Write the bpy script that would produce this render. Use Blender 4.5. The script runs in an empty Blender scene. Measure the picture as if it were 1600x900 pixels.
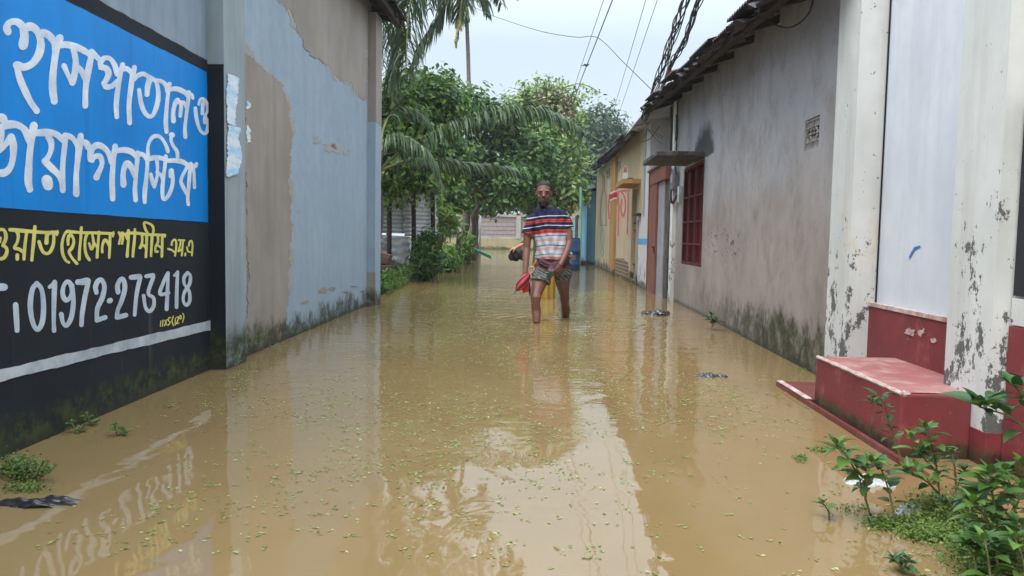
import bpy, bmesh, math, random
import numpy as np
from mathutils import Vector, Matrix
rnd = random.Random(7)
rs = np.random.RandomState(11)
R = math.radians
S = bpy.context.scene
COL = S.collection

# ------------------------------------------------------------------ camera, world, sun, exposure
F_PX, CAM_H, RHO = 1186.0, 0.90, R(1.0)
_x, _y = 50*math.cos(RHO)-80*math.sin(RHO), 50*math.sin(RHO)+80*math.cos(RHO)
TH, PSI = math.atan(_y/F_PX), math.atan(_x/math.hypot(F_PX, _y))
FW = Vector((-math.sin(PSI)*math.cos(TH), math.cos(PSI)*math.cos(TH), -math.sin(TH)))
R0 = Vector((math.cos(PSI), math.sin(PSI), 0)); U0 = R0.cross(FW)
RT = R0*math.cos(RHO)+U0*math.sin(RHO); UP = U0*math.cos(RHO)-R0*math.sin(RHO)
CP = Vector((0, 0, CAM_H))
cam = bpy.data.objects.new('camera', bpy.data.cameras.new('camera')); COL.objects.link(cam)
cam.data.sensor_width = 36; cam.data.lens = 36*F_PX/1600; cam.data.clip_start = .05; cam.data.clip_end = 3000
m3 = Matrix((RT, UP, -FW)).transposed(); cam.matrix_world = Matrix.Translation(CP) @ m3.to_4x4()
S.camera = cam
SUN_EL, SUN_AZ = R(62), R(215)
ZENITH = 4.9
W = bpy.data.worlds.new('World'); S.world = W; W.use_nodes = True
nt = W.node_tree; nt.nodes.clear()
sky = nt.nodes.new('ShaderNodeTexSky'); sky.sky_type = 'NISHITA'; sky.sun_disc = False
sky.sun_elevation = SUN_EL; sky.sun_rotation = SUN_AZ; sky.dust_density = 3.0; sky.air_density = 1.0
mx = nt.nodes.new('ShaderNodeMix'); mx.data_type = 'RGBA'; mx.inputs[0].default_value = .82
mx.inputs[7].default_value = (9.0, 10.2, 11.2, 1)          # the even cloud sheet of an overcast day
bg = nt.nodes.new('ShaderNodeBackground'); bg.inputs[1].default_value = .085
wo = nt.nodes.new('ShaderNodeOutputWorld')
# an overcast sky is about three times brighter overhead than at the horizon
tcn = nt.nodes.new('ShaderNodeTexCoord'); sx_ = nt.nodes.new('ShaderNodeSeparateXYZ'); nt.links.new(tcn.outputs['Generated'], sx_.inputs[0])
mr = nt.nodes.new('ShaderNodeMapRange'); nt.links.new(sx_.outputs[2], mr.inputs[0])
for i_, k_ in enumerate((.24, 1.0, 1.0, ZENITH)): mr.inputs[i_+1].default_value = k_
vs = nt.nodes.new('ShaderNodeVectorMath'); vs.operation = 'SCALE'; vs.inputs[0].default_value = (4.7, 5.4, 5.95); nt.links.new(mr.outputs[0], vs.inputs['Scale']); nt.links.new(vs.outputs[0], mx.inputs[7])
nt.links.new(sky.outputs[0], mx.inputs[6]); nt.links.new(mx.outputs[2], bg.inputs[0]); nt.links.new(bg.outputs[0], wo.inputs[0])
sl = bpy.data.lights.new('sun', 'SUN'); sl.energy = 1.5; sl.angle = R(35); sl.color = (1, .96, .9)
so = bpy.data.objects.new('sun', sl); COL.objects.link(so)
sd = Vector((math.sin(SUN_AZ)*math.cos(SUN_EL), math.cos(SUN_AZ)*math.cos(SUN_EL), math.sin(SUN_EL)))
so.rotation_euler = sd.to_track_quat('Z', 'Y').to_euler()
S.view_settings.view_transform = 'Standard'; S.view_settings.look = 'None'
S.view_settings.gamma = 1; S.view_settings.use_curve_mapping = False; S.view_settings.exposure = 1.05
S.cycles.max_bounces = 7; S.cycles.diffuse_bounces = 3; S.cycles.glossy_bounces = 3; S.cycles.transparent_max_bounces = 8

# ------------------------------------------------------------------ measuring: rays of the photograph met with real planes
def ray(px, py): return FW*F_PX + RT*(px-800) + UP*(450-py)
def at_z(px, py, z=0.0):
    d = ray(px, py); return CP + d*((z-CAM_H)/d.z)
def at_y(px, py, Y):
    d = ray(px, py); return CP + d*(Y/d.y)
def at_x(px, py, X):
    d = ray(px, py); return CP + d*(X/d.x)
class Plane:                                        # an upright wall plane through two ground points
    def __init__(s, x0, y0, x1, y1, side):
        s.p = Vector((x0, y0, 0)); s.u = Vector((x1-x0, y1-y0, 0)).normalized()
        s.n = Vector((s.u.y, -s.u.x, 0))
        if s.n.x*side < 0: s.n = -s.n
    def hit(s, px, py, off=0.0):
        d = ray(px, py); t = (s.p+s.n*off-CP).dot(s.n)/d.dot(s.n); return CP+d*t
    def x(s, y): return s.p.x + s.u.x/s.u.y*(y-s.p.y)
SIGN = Plane(-2.10, 2.819, -2.153, 4.794, 1)
BLUE = Plane(-2.137, 5.381, -2.199, 9.45, 1)
GREY = Plane(1.855, 5.161, 1.926, 11.375, -1)
YELL = Plane(1.83, 15.0, 1.672, 24.6, -1)

# ------------------------------------------------------------------ object helpers
def tag(o, label=None, cat=None, group=None, kind=None):
    if label: o['label'] = label
    if cat: o['category'] = cat
    if group: o['group'] = group
    if kind: o['kind'] = kind
    return o
def thing(name, label, cat, loc, group=None):
    o = bpy.data.objects.new(name, None); COL.objects.link(o); o.location = loc; o.empty_display_size = .1
    return tag(o, label, cat, group)
def link(name, me, m, parent=None, smooth=False):
    o = bpy.data.objects.new(name, me); COL.objects.link(o)
    if m: me.materials.append(m)
    if smooth: me.polygons.foreach_set('use_smooth', [True]*len(me.polygons))
    if parent:
        o.parent = parent
        t = Vector(parent.location)
        pp = parent.parent
        if pp: t = Vector((0, 0, 0)) if parent.type == 'MESH' else t
        o.matrix_parent_inverse = Matrix.Translation(-t) if parent.type == 'EMPTY' else Matrix.Identity(4)
    return o
def cr(pts, n=6):                                   # Catmull-Rom through points (tuples of any length)
    P = [np.array(p, float) for p in pts]
    if len(P) < 3: 
        return [P[0]+(P[-1]-P[0])*i/n for i in range(n+1)]
    Q = [2*P[0]-P[1]]+P+[2*P[-1]-P[-2]]; out = []
    for i in range(1, len(Q)-2):
        a, b, c, d = Q[i-1:i+3]
        for k in range(n):
            t = k/n
            out.append(.5*((2*b)+(c-a)*t+(2*a-5*b+4*c-d)*t*t+(3*b-a-3*c+d)*t**3))
    return out+[P[-1]]
class MB:
    def __init__(s): s.v = []; s.f = []
    def add(s, vs, fs):
        b = len(s.v); s.v += [tuple(v) for v in vs]; s.f += [tuple(i+b for i in f) for f in fs]; return s
    def box(s, x0, x1, y0, y1, z0, z1): 
        return s.obox(Vector((x0, y0, z0)), Vector((x1-x0, 0, 0)), Vector((0, y1-y0, 0)), Vector((0, 0, z1-z0)))
    def obox(s, o, a, b, c):
        vs = [o+a*i+b*j+c*k for k in (0, 1) for j in (0, 1) for i in (0, 1)]
        fs = [(0, 2, 3, 1), (4, 5, 7, 6), (0, 1, 5, 4), (2, 6, 7, 3), (0, 4, 6, 2), (1, 3, 7, 5)]
        if a.cross(b).dot(c) < 0: fs = [f[::-1] for f in fs]
        return s.add(vs, fs)
    def tube(s, pts, r, n=8, cap=True):
        P = [Vector(p) for p in pts]; m = len(P)
        rr = [r]*m if isinstance(r, (int, float)) else list(r)
        T = [(P[min(i+1, m-1)]-P[max(i-1, 0)]).normalized() for i in range(m)]
        ref = Vector((0, 0, 1)) if abs(T[0].z) < .9 else Vector((1, 0, 0))
        a = T[0].cross(ref).normalized(); vs = []; fs = []
        for i in range(m):
            a = (a-T[i]*a.dot(T[i])).normalized(); b = T[i].cross(a)
            ra, rb = rr[i] if isinstance(rr[i], (tuple, list)) else (rr[i], rr[i])
            for k in range(n):
                t = 2*math.pi*k/n; vs.append(P[i]+a*(math.cos(t)*ra)+b*(math.sin(t)*rb))
        for i in range(m-1):
            for k in range(n):
                j = (k+1) % n; fs.append((i*n+k, i*n+j, i*n+n+j, i*n+n+k))
        if cap: fs += [tuple(range(n))[::-1], tuple(range((m-1)*n, m*n))]
        return s.add(vs, fs)
    def loft(s, rings, n=20):                       # rings: (centre, half width x, half depth y [, tilt vector ex, ey])
        vs = []; fs = []
        for r in rings:
            c = Vector(r[0]); ex = Vector(r[3]) if len(r) > 3 else Vector((1, 0, 0)); ey = Vector(r[4]) if len(r) > 4 else Vector((0, 1, 0))
            for k in range(n):
                t = 2*math.pi*k/n; vs.append(c+ex*(r[1]*math.cos(t))+ey*(r[2]*math.sin(t)))
        m = len(rings)
        for i in range(m-1):
            for k in range(n):
                j = (k+1) % n; fs.append((i*n+k, i*n+j, i*n+n+j, i*n+n+k))
        fs += [tuple(range(n))[::-1], tuple(range((m-1)*n, m*n))]
        return s.add(vs, fs)
    def ball(s, c, rx, ry=None, rz=None, n=16, m=10, rot=None):
        ry = ry or rx; rz = rz or rx; c = Vector(c); vs = []; fs = []
        for i in range(1, m):
            p = math.pi*i/m
            for k in range(n):
                t = 2*math.pi*k/n; v = Vector((rx*math.sin(p)*math.cos(t), ry*math.sin(p)*math.sin(t), rz*math.cos(p)))
                vs.append(c+(rot @ v if rot else v))
        top = Vector((0, 0, rz)); vs.append(c+(rot @ top if rot else top)); vs.append(c-(rot @ top if rot else top))
        for i in range(m-2):
            for k in range(n):
                j = (k+1) % n; fs.append((i*n+k, i*n+n+k, i*n+n+j, i*n+j))
        a, b = len(vs)-2, len(vs)-1
        for k in range(n):
            j = (k+1) % n; fs.append((a, k, j)); fs.append((b, (m-2)*n+j, (m-2)*n+k))
        return s.add(vs, fs)
    def grid(s, fn, nu, nv):
        vs = [fn(i/nu, j/nv) for j in range(nv+1) for i in range(nu+1)]
        fs = [(j*(nu+1)+i, j*(nu+1)+i+1, (j+1)*(nu+1)+i+1, (j+1)*(nu+1)+i) for j in range(nv) for i in range(nu)]
        return s.add(vs, fs)
    def mesh(s, name):
        me = bpy.data.meshes.new(name); me.from_pydata(s.v, [], s.f); me.update(); return me
    def build(s, name, m, parent=None, smooth=False): return link(name, s.mesh(name), m, parent, smooth)
    def fused(s, name, m, parent=None, voxel=.006, it=4, noise=None):   # one continuous skin grown over the pieces
        me = s.mesh(name); o = bpy.data.objects.new(name+'_tmp', me); COL.objects.link(o)
        q = o.modifiers.new('r', 'REMESH'); q.mode = 'VOXEL'; q.voxel_size = voxel
        q = o.modifiers.new('s', 'SMOOTH'); q.iterations = it; q.factor = .5
        dg = bpy.context.evaluated_depsgraph_get(); dg.update()
        n2 = bpy.data.meshes.new_from_object(o.evaluated_get(dg)); n2.name = name
        bpy.data.objects.remove(o); bpy.data.meshes.remove(me)
        n2.materials.clear()
        if noise:
            k = len(n2.vertices); co = np.empty(k*3); nn = np.empty(k*3); n2.vertices.foreach_get('co', co); n2.vertex_normals.foreach_get('vector', nn)
            out = [noise(Vector(c), Vector(q)) for c, q in zip(co.reshape(-1, 3), nn.reshape(-1, 3))]
            n2.vertices.foreach_set('co', np.array(out).ravel()); n2.update()
        return link(name, n2, m, parent, True)
def wallface(mb, P, y0, y1, z0, z1, thick, holes=(), off=0.0, depth=.1):
    """front sheet of a wall on plane P from y0 to y1 with real openings and their reveals, plus back, ends and top"""
    def pt(y, z, d=0.0):
        return Vector((P.x(y), y, z)) + P.n*(off-d)
    ys = sorted({y0, y1, *[h[0] for h in holes], *[h[1] for h in holes]})
    zs = sorted({z0, z1, *[h[2] for h in holes], *[h[3] for h in holes]})
    for i in range(len(ys)-1):
        for j in range(len(zs)-1):
            cy, cz = (ys[i]+ys[i+1])/2, (zs[j]+zs[j+1])/2
            if any(h[0] < cy < h[1] and h[2] < cz < h[3] for h in holes): continue
            mb.add([pt(ys[i], zs[j]), pt(ys[i+1], zs[j]), pt(ys[i+1], zs[j+1]), pt(ys[i], zs[j+1])], [(0, 1, 2, 3)])
    for h in holes:
        a = [(h[0], h[2]), (h[1], h[2]), (h[1], h[3]), (h[0], h[3])]
        for k in range(4):
            p, q = a[k], a[(k+1) % 4]
            mb.add([pt(*p), pt(*q), pt(*q, depth), pt(*p, depth)], [(0, 1, 2, 3)])
        mb.add([pt(*p, depth) for p in a], [(0, 1, 2, 3)])
    c = [(y0, z0), (y1, z0), (y1, z1), (y0, z1)]
    for k in range(4):
        p, q = c[k], c[(k+1) % 4]
        mb.add([pt(*p), pt(*q), pt(*q, thick), pt(*p, thick)], [(0, 1, 2, 3)])
    mb.add([pt(*p, thick) for p in c], [(0, 1, 2, 3)])
def ragged(P, pts, off, jit=1.2, step=5.0, closed=True, thick=.003):
    """a flat patch with an uneven outline lying on wall plane P"""
    out = []; n = len(pts); ph_ = [rnd.uniform(0, 6.3) for _ in range(8)]; cnt = 0
    for i in range(n):
        a, b = pts[i], pts[(i+1) % n]; L = math.hypot(b[0]-a[0], b[1]-a[1]); k = max(1, int(L/step))
        for t in range(k):
            f = t/k; cnt += step; w_ = jit*(1.1*math.sin(cnt*.05+ph_[0])+.8*math.sin(cnt*.13+ph_[1])+.6*math.sin(cnt*.31+ph_[2])+.5*math.sin(cnt*.83+ph_[3])); out.append((a[0]+(b[0]-a[0])*f+w_*(b[1]-a[1])/(L+.1)+rnd.gauss(0, jit)*.35, a[1]+(b[1]-a[1])*f-w_*(b[0]-a[0])/(L+.1)+rnd.gauss(0, jit)*.35))
    V = [P.hit(x, y, off) for x, y in out]; Bk = [v-P.n*thick for v in V]; m = len(V)
    mb = MB(); mb.add(V+Bk, [tuple(range(m))]+[(i, (i+1) % m, m+(i+1) % m, m+i) for i in range(m)])
    return mb
def strokes(P, data, off=.004, jit=0.0):
    """brush strokes: each a ribbon with round ends, low in section, lying on wall plane P"""
    mb = MB()
    for (sc, ox, oy), lst in data:
        for w, pts in lst:
            q = cr([(ox+p[0]/sc, oy+p[1]/sc) for p in pts], 5); w2 = w/sc/2; m = len(q)
            wp, wa = rnd.uniform(0, 6.3), rnd.uniform(.05, .13); w2s = [w2*(1+wa*math.sin(wp+i*.35)+rnd.uniform(-.03, .03)) for i in range(m)]
            rows = []; T = []
            for i in range(m):
                t = q[min(i+1, m-1)]-q[max(i-1, 0)]; t = t/(np.linalg.norm(t)+1e-9); T.append(t)
            seq = []
            for a in (1.0, .87, .5): seq.append((q[0]-T[0]*w2*a, T[0], w2*math.sqrt(max(0, 1-a*a))+.01))
            for i in range(m): seq.append((q[i], T[i], w2s[i]))
            for a in (.5, .87, 1.0): seq.append((q[-1]+T[-1]*w2*a, T[-1], w2*math.sqrt(max(0, 1-a*a))+.01))
            o2 = off+rnd.uniform(0, .0006)
            for c, t, ww in seq:
                nx = np.array([-t[1], t[0]])
                rows.append([P.hit(*(c+nx*ww*k), oo) for k, oo in ((-1, off-.0016), (-.93, o2-.0002), (0, o2), (.93, o2-.0002), (1, off-.0016))])
            k = len(rows)
            mb.add([v for r in rows for v in r], [(i*5+j, i*5+j+1, i*5+5+j+1, i*5+5+j) for i in range(k-1) for j in range(4)])
    return mb

# ------------------------------------------------------------------ materials
def lin(r, g, b):
    f = lambda c: c/12.92 if c <= .04045 else ((c+.055)/1.055)**2.4
    return (f(r/255), f(g/255), f(b/255), 1)
class M:
    def __init__(s, name, rough=.8, spec=.3):
        s.m = bpy.data.materials.new(name); s.m.use_nodes = True; s.nt = s.m.node_tree
        s.b = s.nt.nodes['Principled BSDF']; s.b.inputs['Roughness'].default_value = rough
        s.b.inputs['Specular IOR Level'].default_value = spec; s.geo = s.nt.nodes.new('ShaderNodeNewGeometry')
    def n(s, t): return s.nt.nodes.new(t)
    def put(s, sock, v):
        if hasattr(v, 'is_output'): s.nt.links.new(v, sock)
        elif isinstance(v, tuple) and len(v) == 3 and sock.type == 'RGBA': sock.default_value = (*v, 1)
        else: sock.default_value = v
    def pos(s, sc=(1, 1, 1)):
        v = s.n('ShaderNodeVectorMath'); v.operation = 'MULTIPLY'; s.nt.links.new(s.geo.outputs['Position'], v.inputs[0]); v.inputs[1].default_value = sc
        return v.outputs[0]
    def xyz(s):
        if not hasattr(s, '_x'):
            v = s.n('ShaderNodeSeparateXYZ'); s.nt.links.new(s.geo.outputs['Position'], v.inputs[0]); s._x = v.outputs
        return s._x
    def noise(s, scale, detail=4, rough=.55, sc=(1, 1, 1), dist=0.0):
        v = s.n('ShaderNodeTexNoise'); s.nt.links.new(s.pos(sc), v.inputs['Vector']); v.inputs['Scale'].default_value = scale
        v.inputs['Detail'].default_value = detail; v.inputs['Roughness'].default_value = rough; v.inputs['Distortion'].default_value = dist
        return v.outputs['Fac']
    def map(s, v, a, b, c=0.0, d=1.0, smooth=False):
        q = s.n('ShaderNodeMapRange'); q.interpolation_type = 'SMOOTHSTEP' if smooth else 'LINEAR'
        s.put(q.inputs[0], v)
        for i, k in enumerate((a, b, c, d)): s.put(q.inputs[i+1], k)
        return q.outputs[0]
    def ma(s, op, a, b=0.0):
        q = s.n('ShaderNodeMath'); q.operation = op; s.put(q.inputs[0], a); s.put(q.inputs[1], b); return q.outputs[0]
    def mix(s, f, a, b, blend='MIX'):
        q = s.n('ShaderNodeMix'); q.data_type = 'RGBA'; q.blend_type = blend
        s.put(q.inputs[0], f); s.put(q.inputs[6], a); s.put(q.inputs[7], b); return q.outputs[2]
    def island(s): return s.geo.outputs['Random Per Island']
    def ramp(s, f, stops, const=False):
        q = s.n('ShaderNodeValToRGB'); s.put(q.inputs[0], f); e = q.color_ramp.elements
        q.color_ramp.interpolation = 'CONSTANT' if const else 'LINEAR'
        while len(e) < len(stops): e.new(.5)
        for k, (p, c) in enumerate(stops): e[k].position = p; e[k].color = c
        return q.outputs[0]
    def bump(s, h, strength=.3, dist=.01):
        q = s.n('ShaderNodeBump'); s.put(q.inputs['Height'], h); q.inputs['Strength'].default_value = strength; q.inputs['Distance'].default_value = dist
        s.nt.links.new(q.outputs[0], s.b.inputs['Normal']); return q
    def col(s, c): s.put(s.b.inputs['Base Color'], c); return s
    def rgh(s, v): s.put(s.b.inputs['Roughness'], v); return s

def plaster(name, c1, c2, streak=None, s_amt=.5, peel=None, peel_at=.64, peel_low=0.0, moss_h=0.0, moss_var=.5, chip=None, fine=1.0, extra=None, rough=.85, seed=0.0, moss_col=None, moss_y=None):
    a = M(name, rough)
    c = a.mix(a.map(a.noise(1.3, 5, .6, (1, 1, .8)), .35, .65), c1, c2)
    c = a.mix(a.map(a.noise(9, 5, .65), .4, .75, 0, .35), c, tuple(k*.72 for k in c1[:3]))
    if streak:
        st = a.map(a.noise(5, 5, .62, (1.6, 1.6, .16)), .46, .72, 0, s_amt)
        c = a.mix(st, c, streak)
    z = a.xyz()[2]
    if extra: c = extra(a, c, z)
    h = a.noise(38, 5, .6)
    if peel:
        th = a.map(z, 0.05, 1.7, peel_at-peel_low, peel_at)
        pn = a.noise(8.5, 8, .78, (1, 1, .62)); pm = a.ma('GREATER_THAN', pn, th)
        edge = a.map(pn, a.ma('SUBTRACT', th, .012), th, 0, 1)
        c = a.mix(edge, c, tuple(min(1, k*1.12) for k in c1[:3])); c = a.mix(pm, c, peel)
        h = a.ma('SUBTRACT', a.ma('MULTIPLY', h, .35), pm)
    if chip:
        cn = a.ma('GREATER_THAN', a.noise(30, 3, .5), .71); c = a.mix(cn, c, chip)
    if moss_h > 0:
        mz = a.ma('ADD', z, a.ma('MULTIPLY', a.ma('SUBTRACT', a.noise(2.6, 7, .74, (1, 1, .75)), .5), -moss_var))
        mm = a.map(mz, moss_h*1.05, moss_h*.45, 0, .93, True)
        if moss_y: mm = a.ma('MULTIPLY', mm, a.map(a.xyz()[1], moss_y[0], moss_y[1], 1, .12, True))
        mm = a.ma('MULTIPLY', mm, a.map(a.noise(5.5, 6, .75), .36, .52, .30, 1))
        g = a.mix(a.map(a.noise(16, 4, .7), .42, .62), moss_col or (.022, .021, .011), (.060, .072, .018))
        c = a.mix(mm, c, g)
        wet = a.map(z, .0, .06, .75, 0); c = a.mix(wet, c, (.03, .026, .018))
    a.col(c); a.bump(h, .28*fine, .006); return a.m
def simple(name, c, c2=None, rough=.6, scale=6, bump=0.0, spec=.3, metal=0.0, sc=(1, 1, 1)):
    a = M(name, rough, spec); c2 = c2 or tuple(k*.7 for k in c[:3])
    a.col(a.mix(a.map(a.noise(scale, 5, .65, sc), .35, .7), c, c2)); a.b.inputs['Metallic'].default_value = metal
    if bump: a.bump(a.noise(scale*6, 4), bump, .004)
    return a.m
def leafmat(name, dark, light, yel=None, tr=.32, gloss=.36):
    a = M(name, gloss, .35); i = a.island()
    st = [(0, (*dark, 1)), (.75, (*light, 1))]+([(1, (*yel, 1))] if yel else [])
    c = a.ramp(i, st); a.col(c)
    t = a.n('ShaderNodeBsdfTranslucent'); a.put(t.inputs[0], a.mix(1.0, c, (1.25, 1.3, .8), 'MULTIPLY'))
    q = a.n('ShaderNodeMixShader'); q.inputs[0].default_value = tr
    a.nt.links.new(a.b.outputs[0], q.inputs[1]); a.nt.links.new(t.outputs[0], q.inputs[2])
    a.nt.links.new(q.outputs[0], a.nt.nodes['Material Output'].inputs[0]); return a.m

m_paint_black = (.008, .011, .016)
BLACK_Z = SIGN.hit(332, 99).z
def sign_extra(a, c, z):
    k = a.map(a.ma('ADD', z, a.ma('MULTIPLY', a.noise(6, 3), .02)), BLACK_Z+.009, BLACK_Z+.012)
    blk = a.mix(a.map(a.noise(2.2, 5), .4, .7), m_paint_black, (.014, .018, .025))
    dr = a.map(a.noise(9, 4, .6, (1, 1.2, .05)), .60, .72, 0, .30)
    dr = a.ma('MULTIPLY', dr, a.map(z, .75, .35, 0, 1)); blk = a.mix(dr, blk, (.16, .12, .08))
    return a.mix(k, blk, c)
m_sign = plaster('painted sign wall', lin(140, 152, 165), lin(122, 136, 150), lin(98, 110, 122), .5, moss_h=.18, moss_var=.3, extra=sign_extra, fine=.7, moss_col=(.014, .017, .012))
def pil_extra(a, c, z):                                       # the near face of the pilaster carries the black too
    pz = at_x(341, 102, -2.1).z; k = a.map(z, pz-.002, pz)
    k2 = a.ma('LESS_THAN', a.ma('MULTIPLY', a.geo_ny(), -1.0), .5)
    return a.mix(a.ma('MAXIMUM', k, k2), m_paint_black, c)
def _ny(s):
    v = s.n('ShaderNodeSeparateXYZ'); s.nt.links.new(s.geo.outputs['True Normal'], v.inputs[0]); return v.outputs[1]
M.geo_ny = _ny
m_pil = plaster('pale pilaster paint', lin(152, 160, 164), lin(134, 146, 152), lin(110, 118, 120), .6, peel=(.17, .15, .13), peel_at=.72, peel_low=.06, moss_h=.30, extra=pil_extra)
m_blue = plaster('faded blue wall paint', lin(142, 159, 174), lin(152, 166, 178), lin(130, 141, 150), .35, moss_h=.21, moss_var=.7, peel=(.27, .24, .21), peel_at=.755, peel_low=.05)
m_cement = plaster('bare cement render', lin(158, 148, 140), lin(136, 127, 119), lin(118, 109, 103), .45, moss_h=.24, moss_var=.6)
m_edge = plaster('chipped plaster rim', lin(164, 158, 152), lin(152, 150, 148), moss_h=.24, moss_var=.6)
def grey_extra(a, c, z):
    k = a.map(a.ma('ADD', z, a.ma('MULTIPLY', a.noise(1.3, 6, .62, (1, 1, .7)), 1.8)), 1.7, 2.6, 0, .62, True)
    c = a.mix(k, c, lin(164, 166, 174))
    k3 = a.map(a.noise(2.1, 7, .7, (1, 1, .6), .4), .48, .66, 0, .55); c = a.mix(k3, c, lin(120, 108, 101)); k4 = a.map(a.noise(6.5, 7, .75, (1, 1, .8), .5), .50, .72, 0, .42); c = a.mix(k4, c, lin(104, 94, 90))
    y = a.xyz()[1]                                            # soot-dark mould patch over the window canopy
    dy = a.ma('ABSOLUTE', a.ma('SUBTRACT', y, 9.35)); f = a.ma('ADD', a.map(dy, .30, .75, 1, 0), a.map(z, 1.95, 2.45, .75, -.8))
    f = a.ma('ADD', f, a.ma('MULTIPLY', a.ma('SUBTRACT', a.noise(5, 6, .7), .5), 1.6)); f = a.ma('MULTIPLY', f, a.ma('MULTIPLY', a.map(z, 1.85, 1.9), a.map(dy, .55, .85, 1, 0)))
    c = a.mix(a.map(f, .55, 1.15, 0, .9), c, (.035, .033, .032))
    cr_ = a.ma('MULTIPLY', a.ma('GREATER_THAN', a.noise(8, 6, .75, (1, 1, 2.2), 1.0), .58), a.ma('MULTIPLY', a.map(a.ma('ABSOLUTE', a.ma('SUBTRACT', z, .86)), .03, .26, 1, 0), a.map(a.ma('ABSOLUTE', a.ma('SUBTRACT', y, 8.2)), .3, 1.3, 1, 0)))
    return a.mix(a.map(cr_, .2, .5), c, (.07, .06, .055))
m_grey = plaster('weathered grey plaster', lin(160, 150, 144), lin(136, 126, 120), lin(116, 106, 100), .20, moss_h=.34, moss_var=1.0, moss_y=(6.2, 10.2), extra=grey_extra, peel=(.09, .08, .075), peel_at=.74, peel_low=.03)
m_white = plaster('peeling whitewash', lin(214, 214, 210), lin(194, 194, 190), lin(170, 167, 161), .5, peel=(.12, .115, .11), peel_at=.665, peel_low=.15, chip=(.2, .19, .18))
def ochre_extra(a, c, z):
    y = a.xyz()[1]
    f = a.ma('MULTIPLY', a.map(a.ma('ABSOLUTE', a.ma('SUBTRACT', z, .9)), .05, .3, 1, 0), a.map(a.noise(9, 6, .7, (1, 1, .3)), .48, .60))
    f = a.ma('MULTIPLY', f, a.ma('MULTIPLY', a.ma('GREATER_THAN', y, 4.42), a.ma('LESS_THAN', y, 4.68)))
    return a.mix(a.ma('MULTIPLY', f, .5), c, lin(200, 172, 118))
m_white_ochre = plaster('peeling whitewash with ochre', lin(214, 214, 210), lin(194, 194, 190), lin(170, 167, 161), .5, peel=(.12, .115, .11), peel_at=.665, peel_low=.15, chip=(.2, .19, .18), extra=ochre_extra)
m_door = plaster('white painted door sheet', lin(216, 219, 226), lin(200, 204, 212), lin(182, 186, 194), .5, rough=.45, fine=.25)
def red_extra(a, c, z):
    c = a.mix(a.map(a.noise(3.2, 7, .75), .46, .70, 0, .55), c, lin(92, 48, 48))
    c = a.mix(a.map(a.noise(5.0, 7, .75, (1, 1, .6)), .56, .72, 0, .5), c, lin(168, 116, 112))
    c = a.mix(a.map(a.ma('ADD', z, a.ma('MULTIPLY', a.noise(7, 4), .05)), .10, .065, 0, .55), c, lin(104, 74, 56))
    return a.mix(a.map(a.noise(24, 5, .7), .66, .72, 0, .55), c, lin(190, 150, 150))
m_red = plaster('red oxide cement', lin(136, 58, 61), lin(116, 48, 52), lin(100, 54, 54), .5, rough=.6, extra=red_extra, moss_h=.09, moss_var=.12, moss_col=(.045, .010, .010))
m_redwet = plaster('wet red cement', lin(112, 50, 50), lin(96, 44, 44), lin(120, 84, 76), .6, rough=.35)
m_redtop = plaster('worn red oxide tread', lin(162, 112, 108), lin(144, 86, 84), lin(176, 152, 146), .8, rough=.45)
m_rim = simple('worn cement nosing', lin(196, 180, 172), lin(150, 110, 104), .8, 20)
m_yell = plaster('yellow limewash', lin(190, 174, 146), lin(174, 158, 132), lin(146, 128, 106), .6, moss_h=.24, moss_var=.8, peel=(.3, .2, .14), peel_at=.72, peel_low=.08)
m_ochre = plaster('ochre pilaster paint', lin(166, 130, 82), lin(150, 116, 74), lin(140, 92, 40), .5, moss_h=.15, peel=(.12, .09, .05), peel_at=.7, peel_low=.06)
m_whouse = plaster('white wall of the gate house', lin(200, 198, 200), lin(186, 184, 186), lin(170, 165, 160), .4, peel=(.16, .14, .13), peel_at=.70, peel_low=.16, moss_h=.12)
m_teal = plaster('pale blue shed wall', lin(110, 150, 165), lin(96, 138, 156), lin(80, 120, 140), .5, moss_h=.2)
m_conc = plaster('damp concrete', lin(98, 94, 90), lin(70, 67, 63), lin(40, 39, 37), .9, peel=(.03, .03, .028), peel_at=.54, peel_low=0)
m_tin = simple('rusty corrugated tin', lin(104, 98, 96), lin(72, 50, 40), .6, 3.5, .1, .4, .35)
m_tinroof = simple('old dark roofing sheet', lin(84, 82, 86), lin(52, 40, 36), .7, 2.5, .15, .3, .2)
m_tingrey = simple('dull galvanised sheet', lin(204, 208, 214), lin(168, 168, 172), .5, 3, .1, .4, .1)
m_tinpale = simple('pale galvanised sheet', lin(176, 184, 192), lin(140, 140, 140), .45, 3, .05, .4, .4)
m_wood = simple('weathered timber', lin(92, 74, 60), lin(58, 46, 38), .85, 8, .3, sc=(1, 1, .25))
m_darkwood = simple('dark stained timber', lin(62, 50, 44), lin(40, 34, 30), .9, 8, .3)
m_bark = simple('rough bark', lin(96, 82, 68), lin(56, 48, 40), .95, 9, .5, sc=(1, 1, .4))
m_palmbark = simple('ringed palm bark', lin(120, 112, 104), lin(84, 78, 72), .9, 7, .4, sc=(.4, .4, 5))
m_maroon = simple('maroon shutter paint', lin(98, 27, 29), lin(76, 21, 24), .55, 5)
m_orange = simple('orange brown gate paint', lin(124, 78, 64), lin(104, 62, 52), .55, 4)
m_steel = simple('grey gate sheet', lin(150, 150, 156), lin(120, 120, 126), .55, 4)
m_cable = simple('black cable sheath', (.018, .018, .02), (.03, .03, .03), .5)
m_cablegrey = simple('grey cable sheath', lin(120, 122, 126), lin(90, 90, 94), .6)
m_sleeve = simple('terracotta cable sleeve', lin(176, 128, 108), lin(150, 104, 88), .7)
m_letter = simple('white sign paint', lin(226, 231, 240), lin(184, 196, 214), .5, 9, .2)
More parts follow.
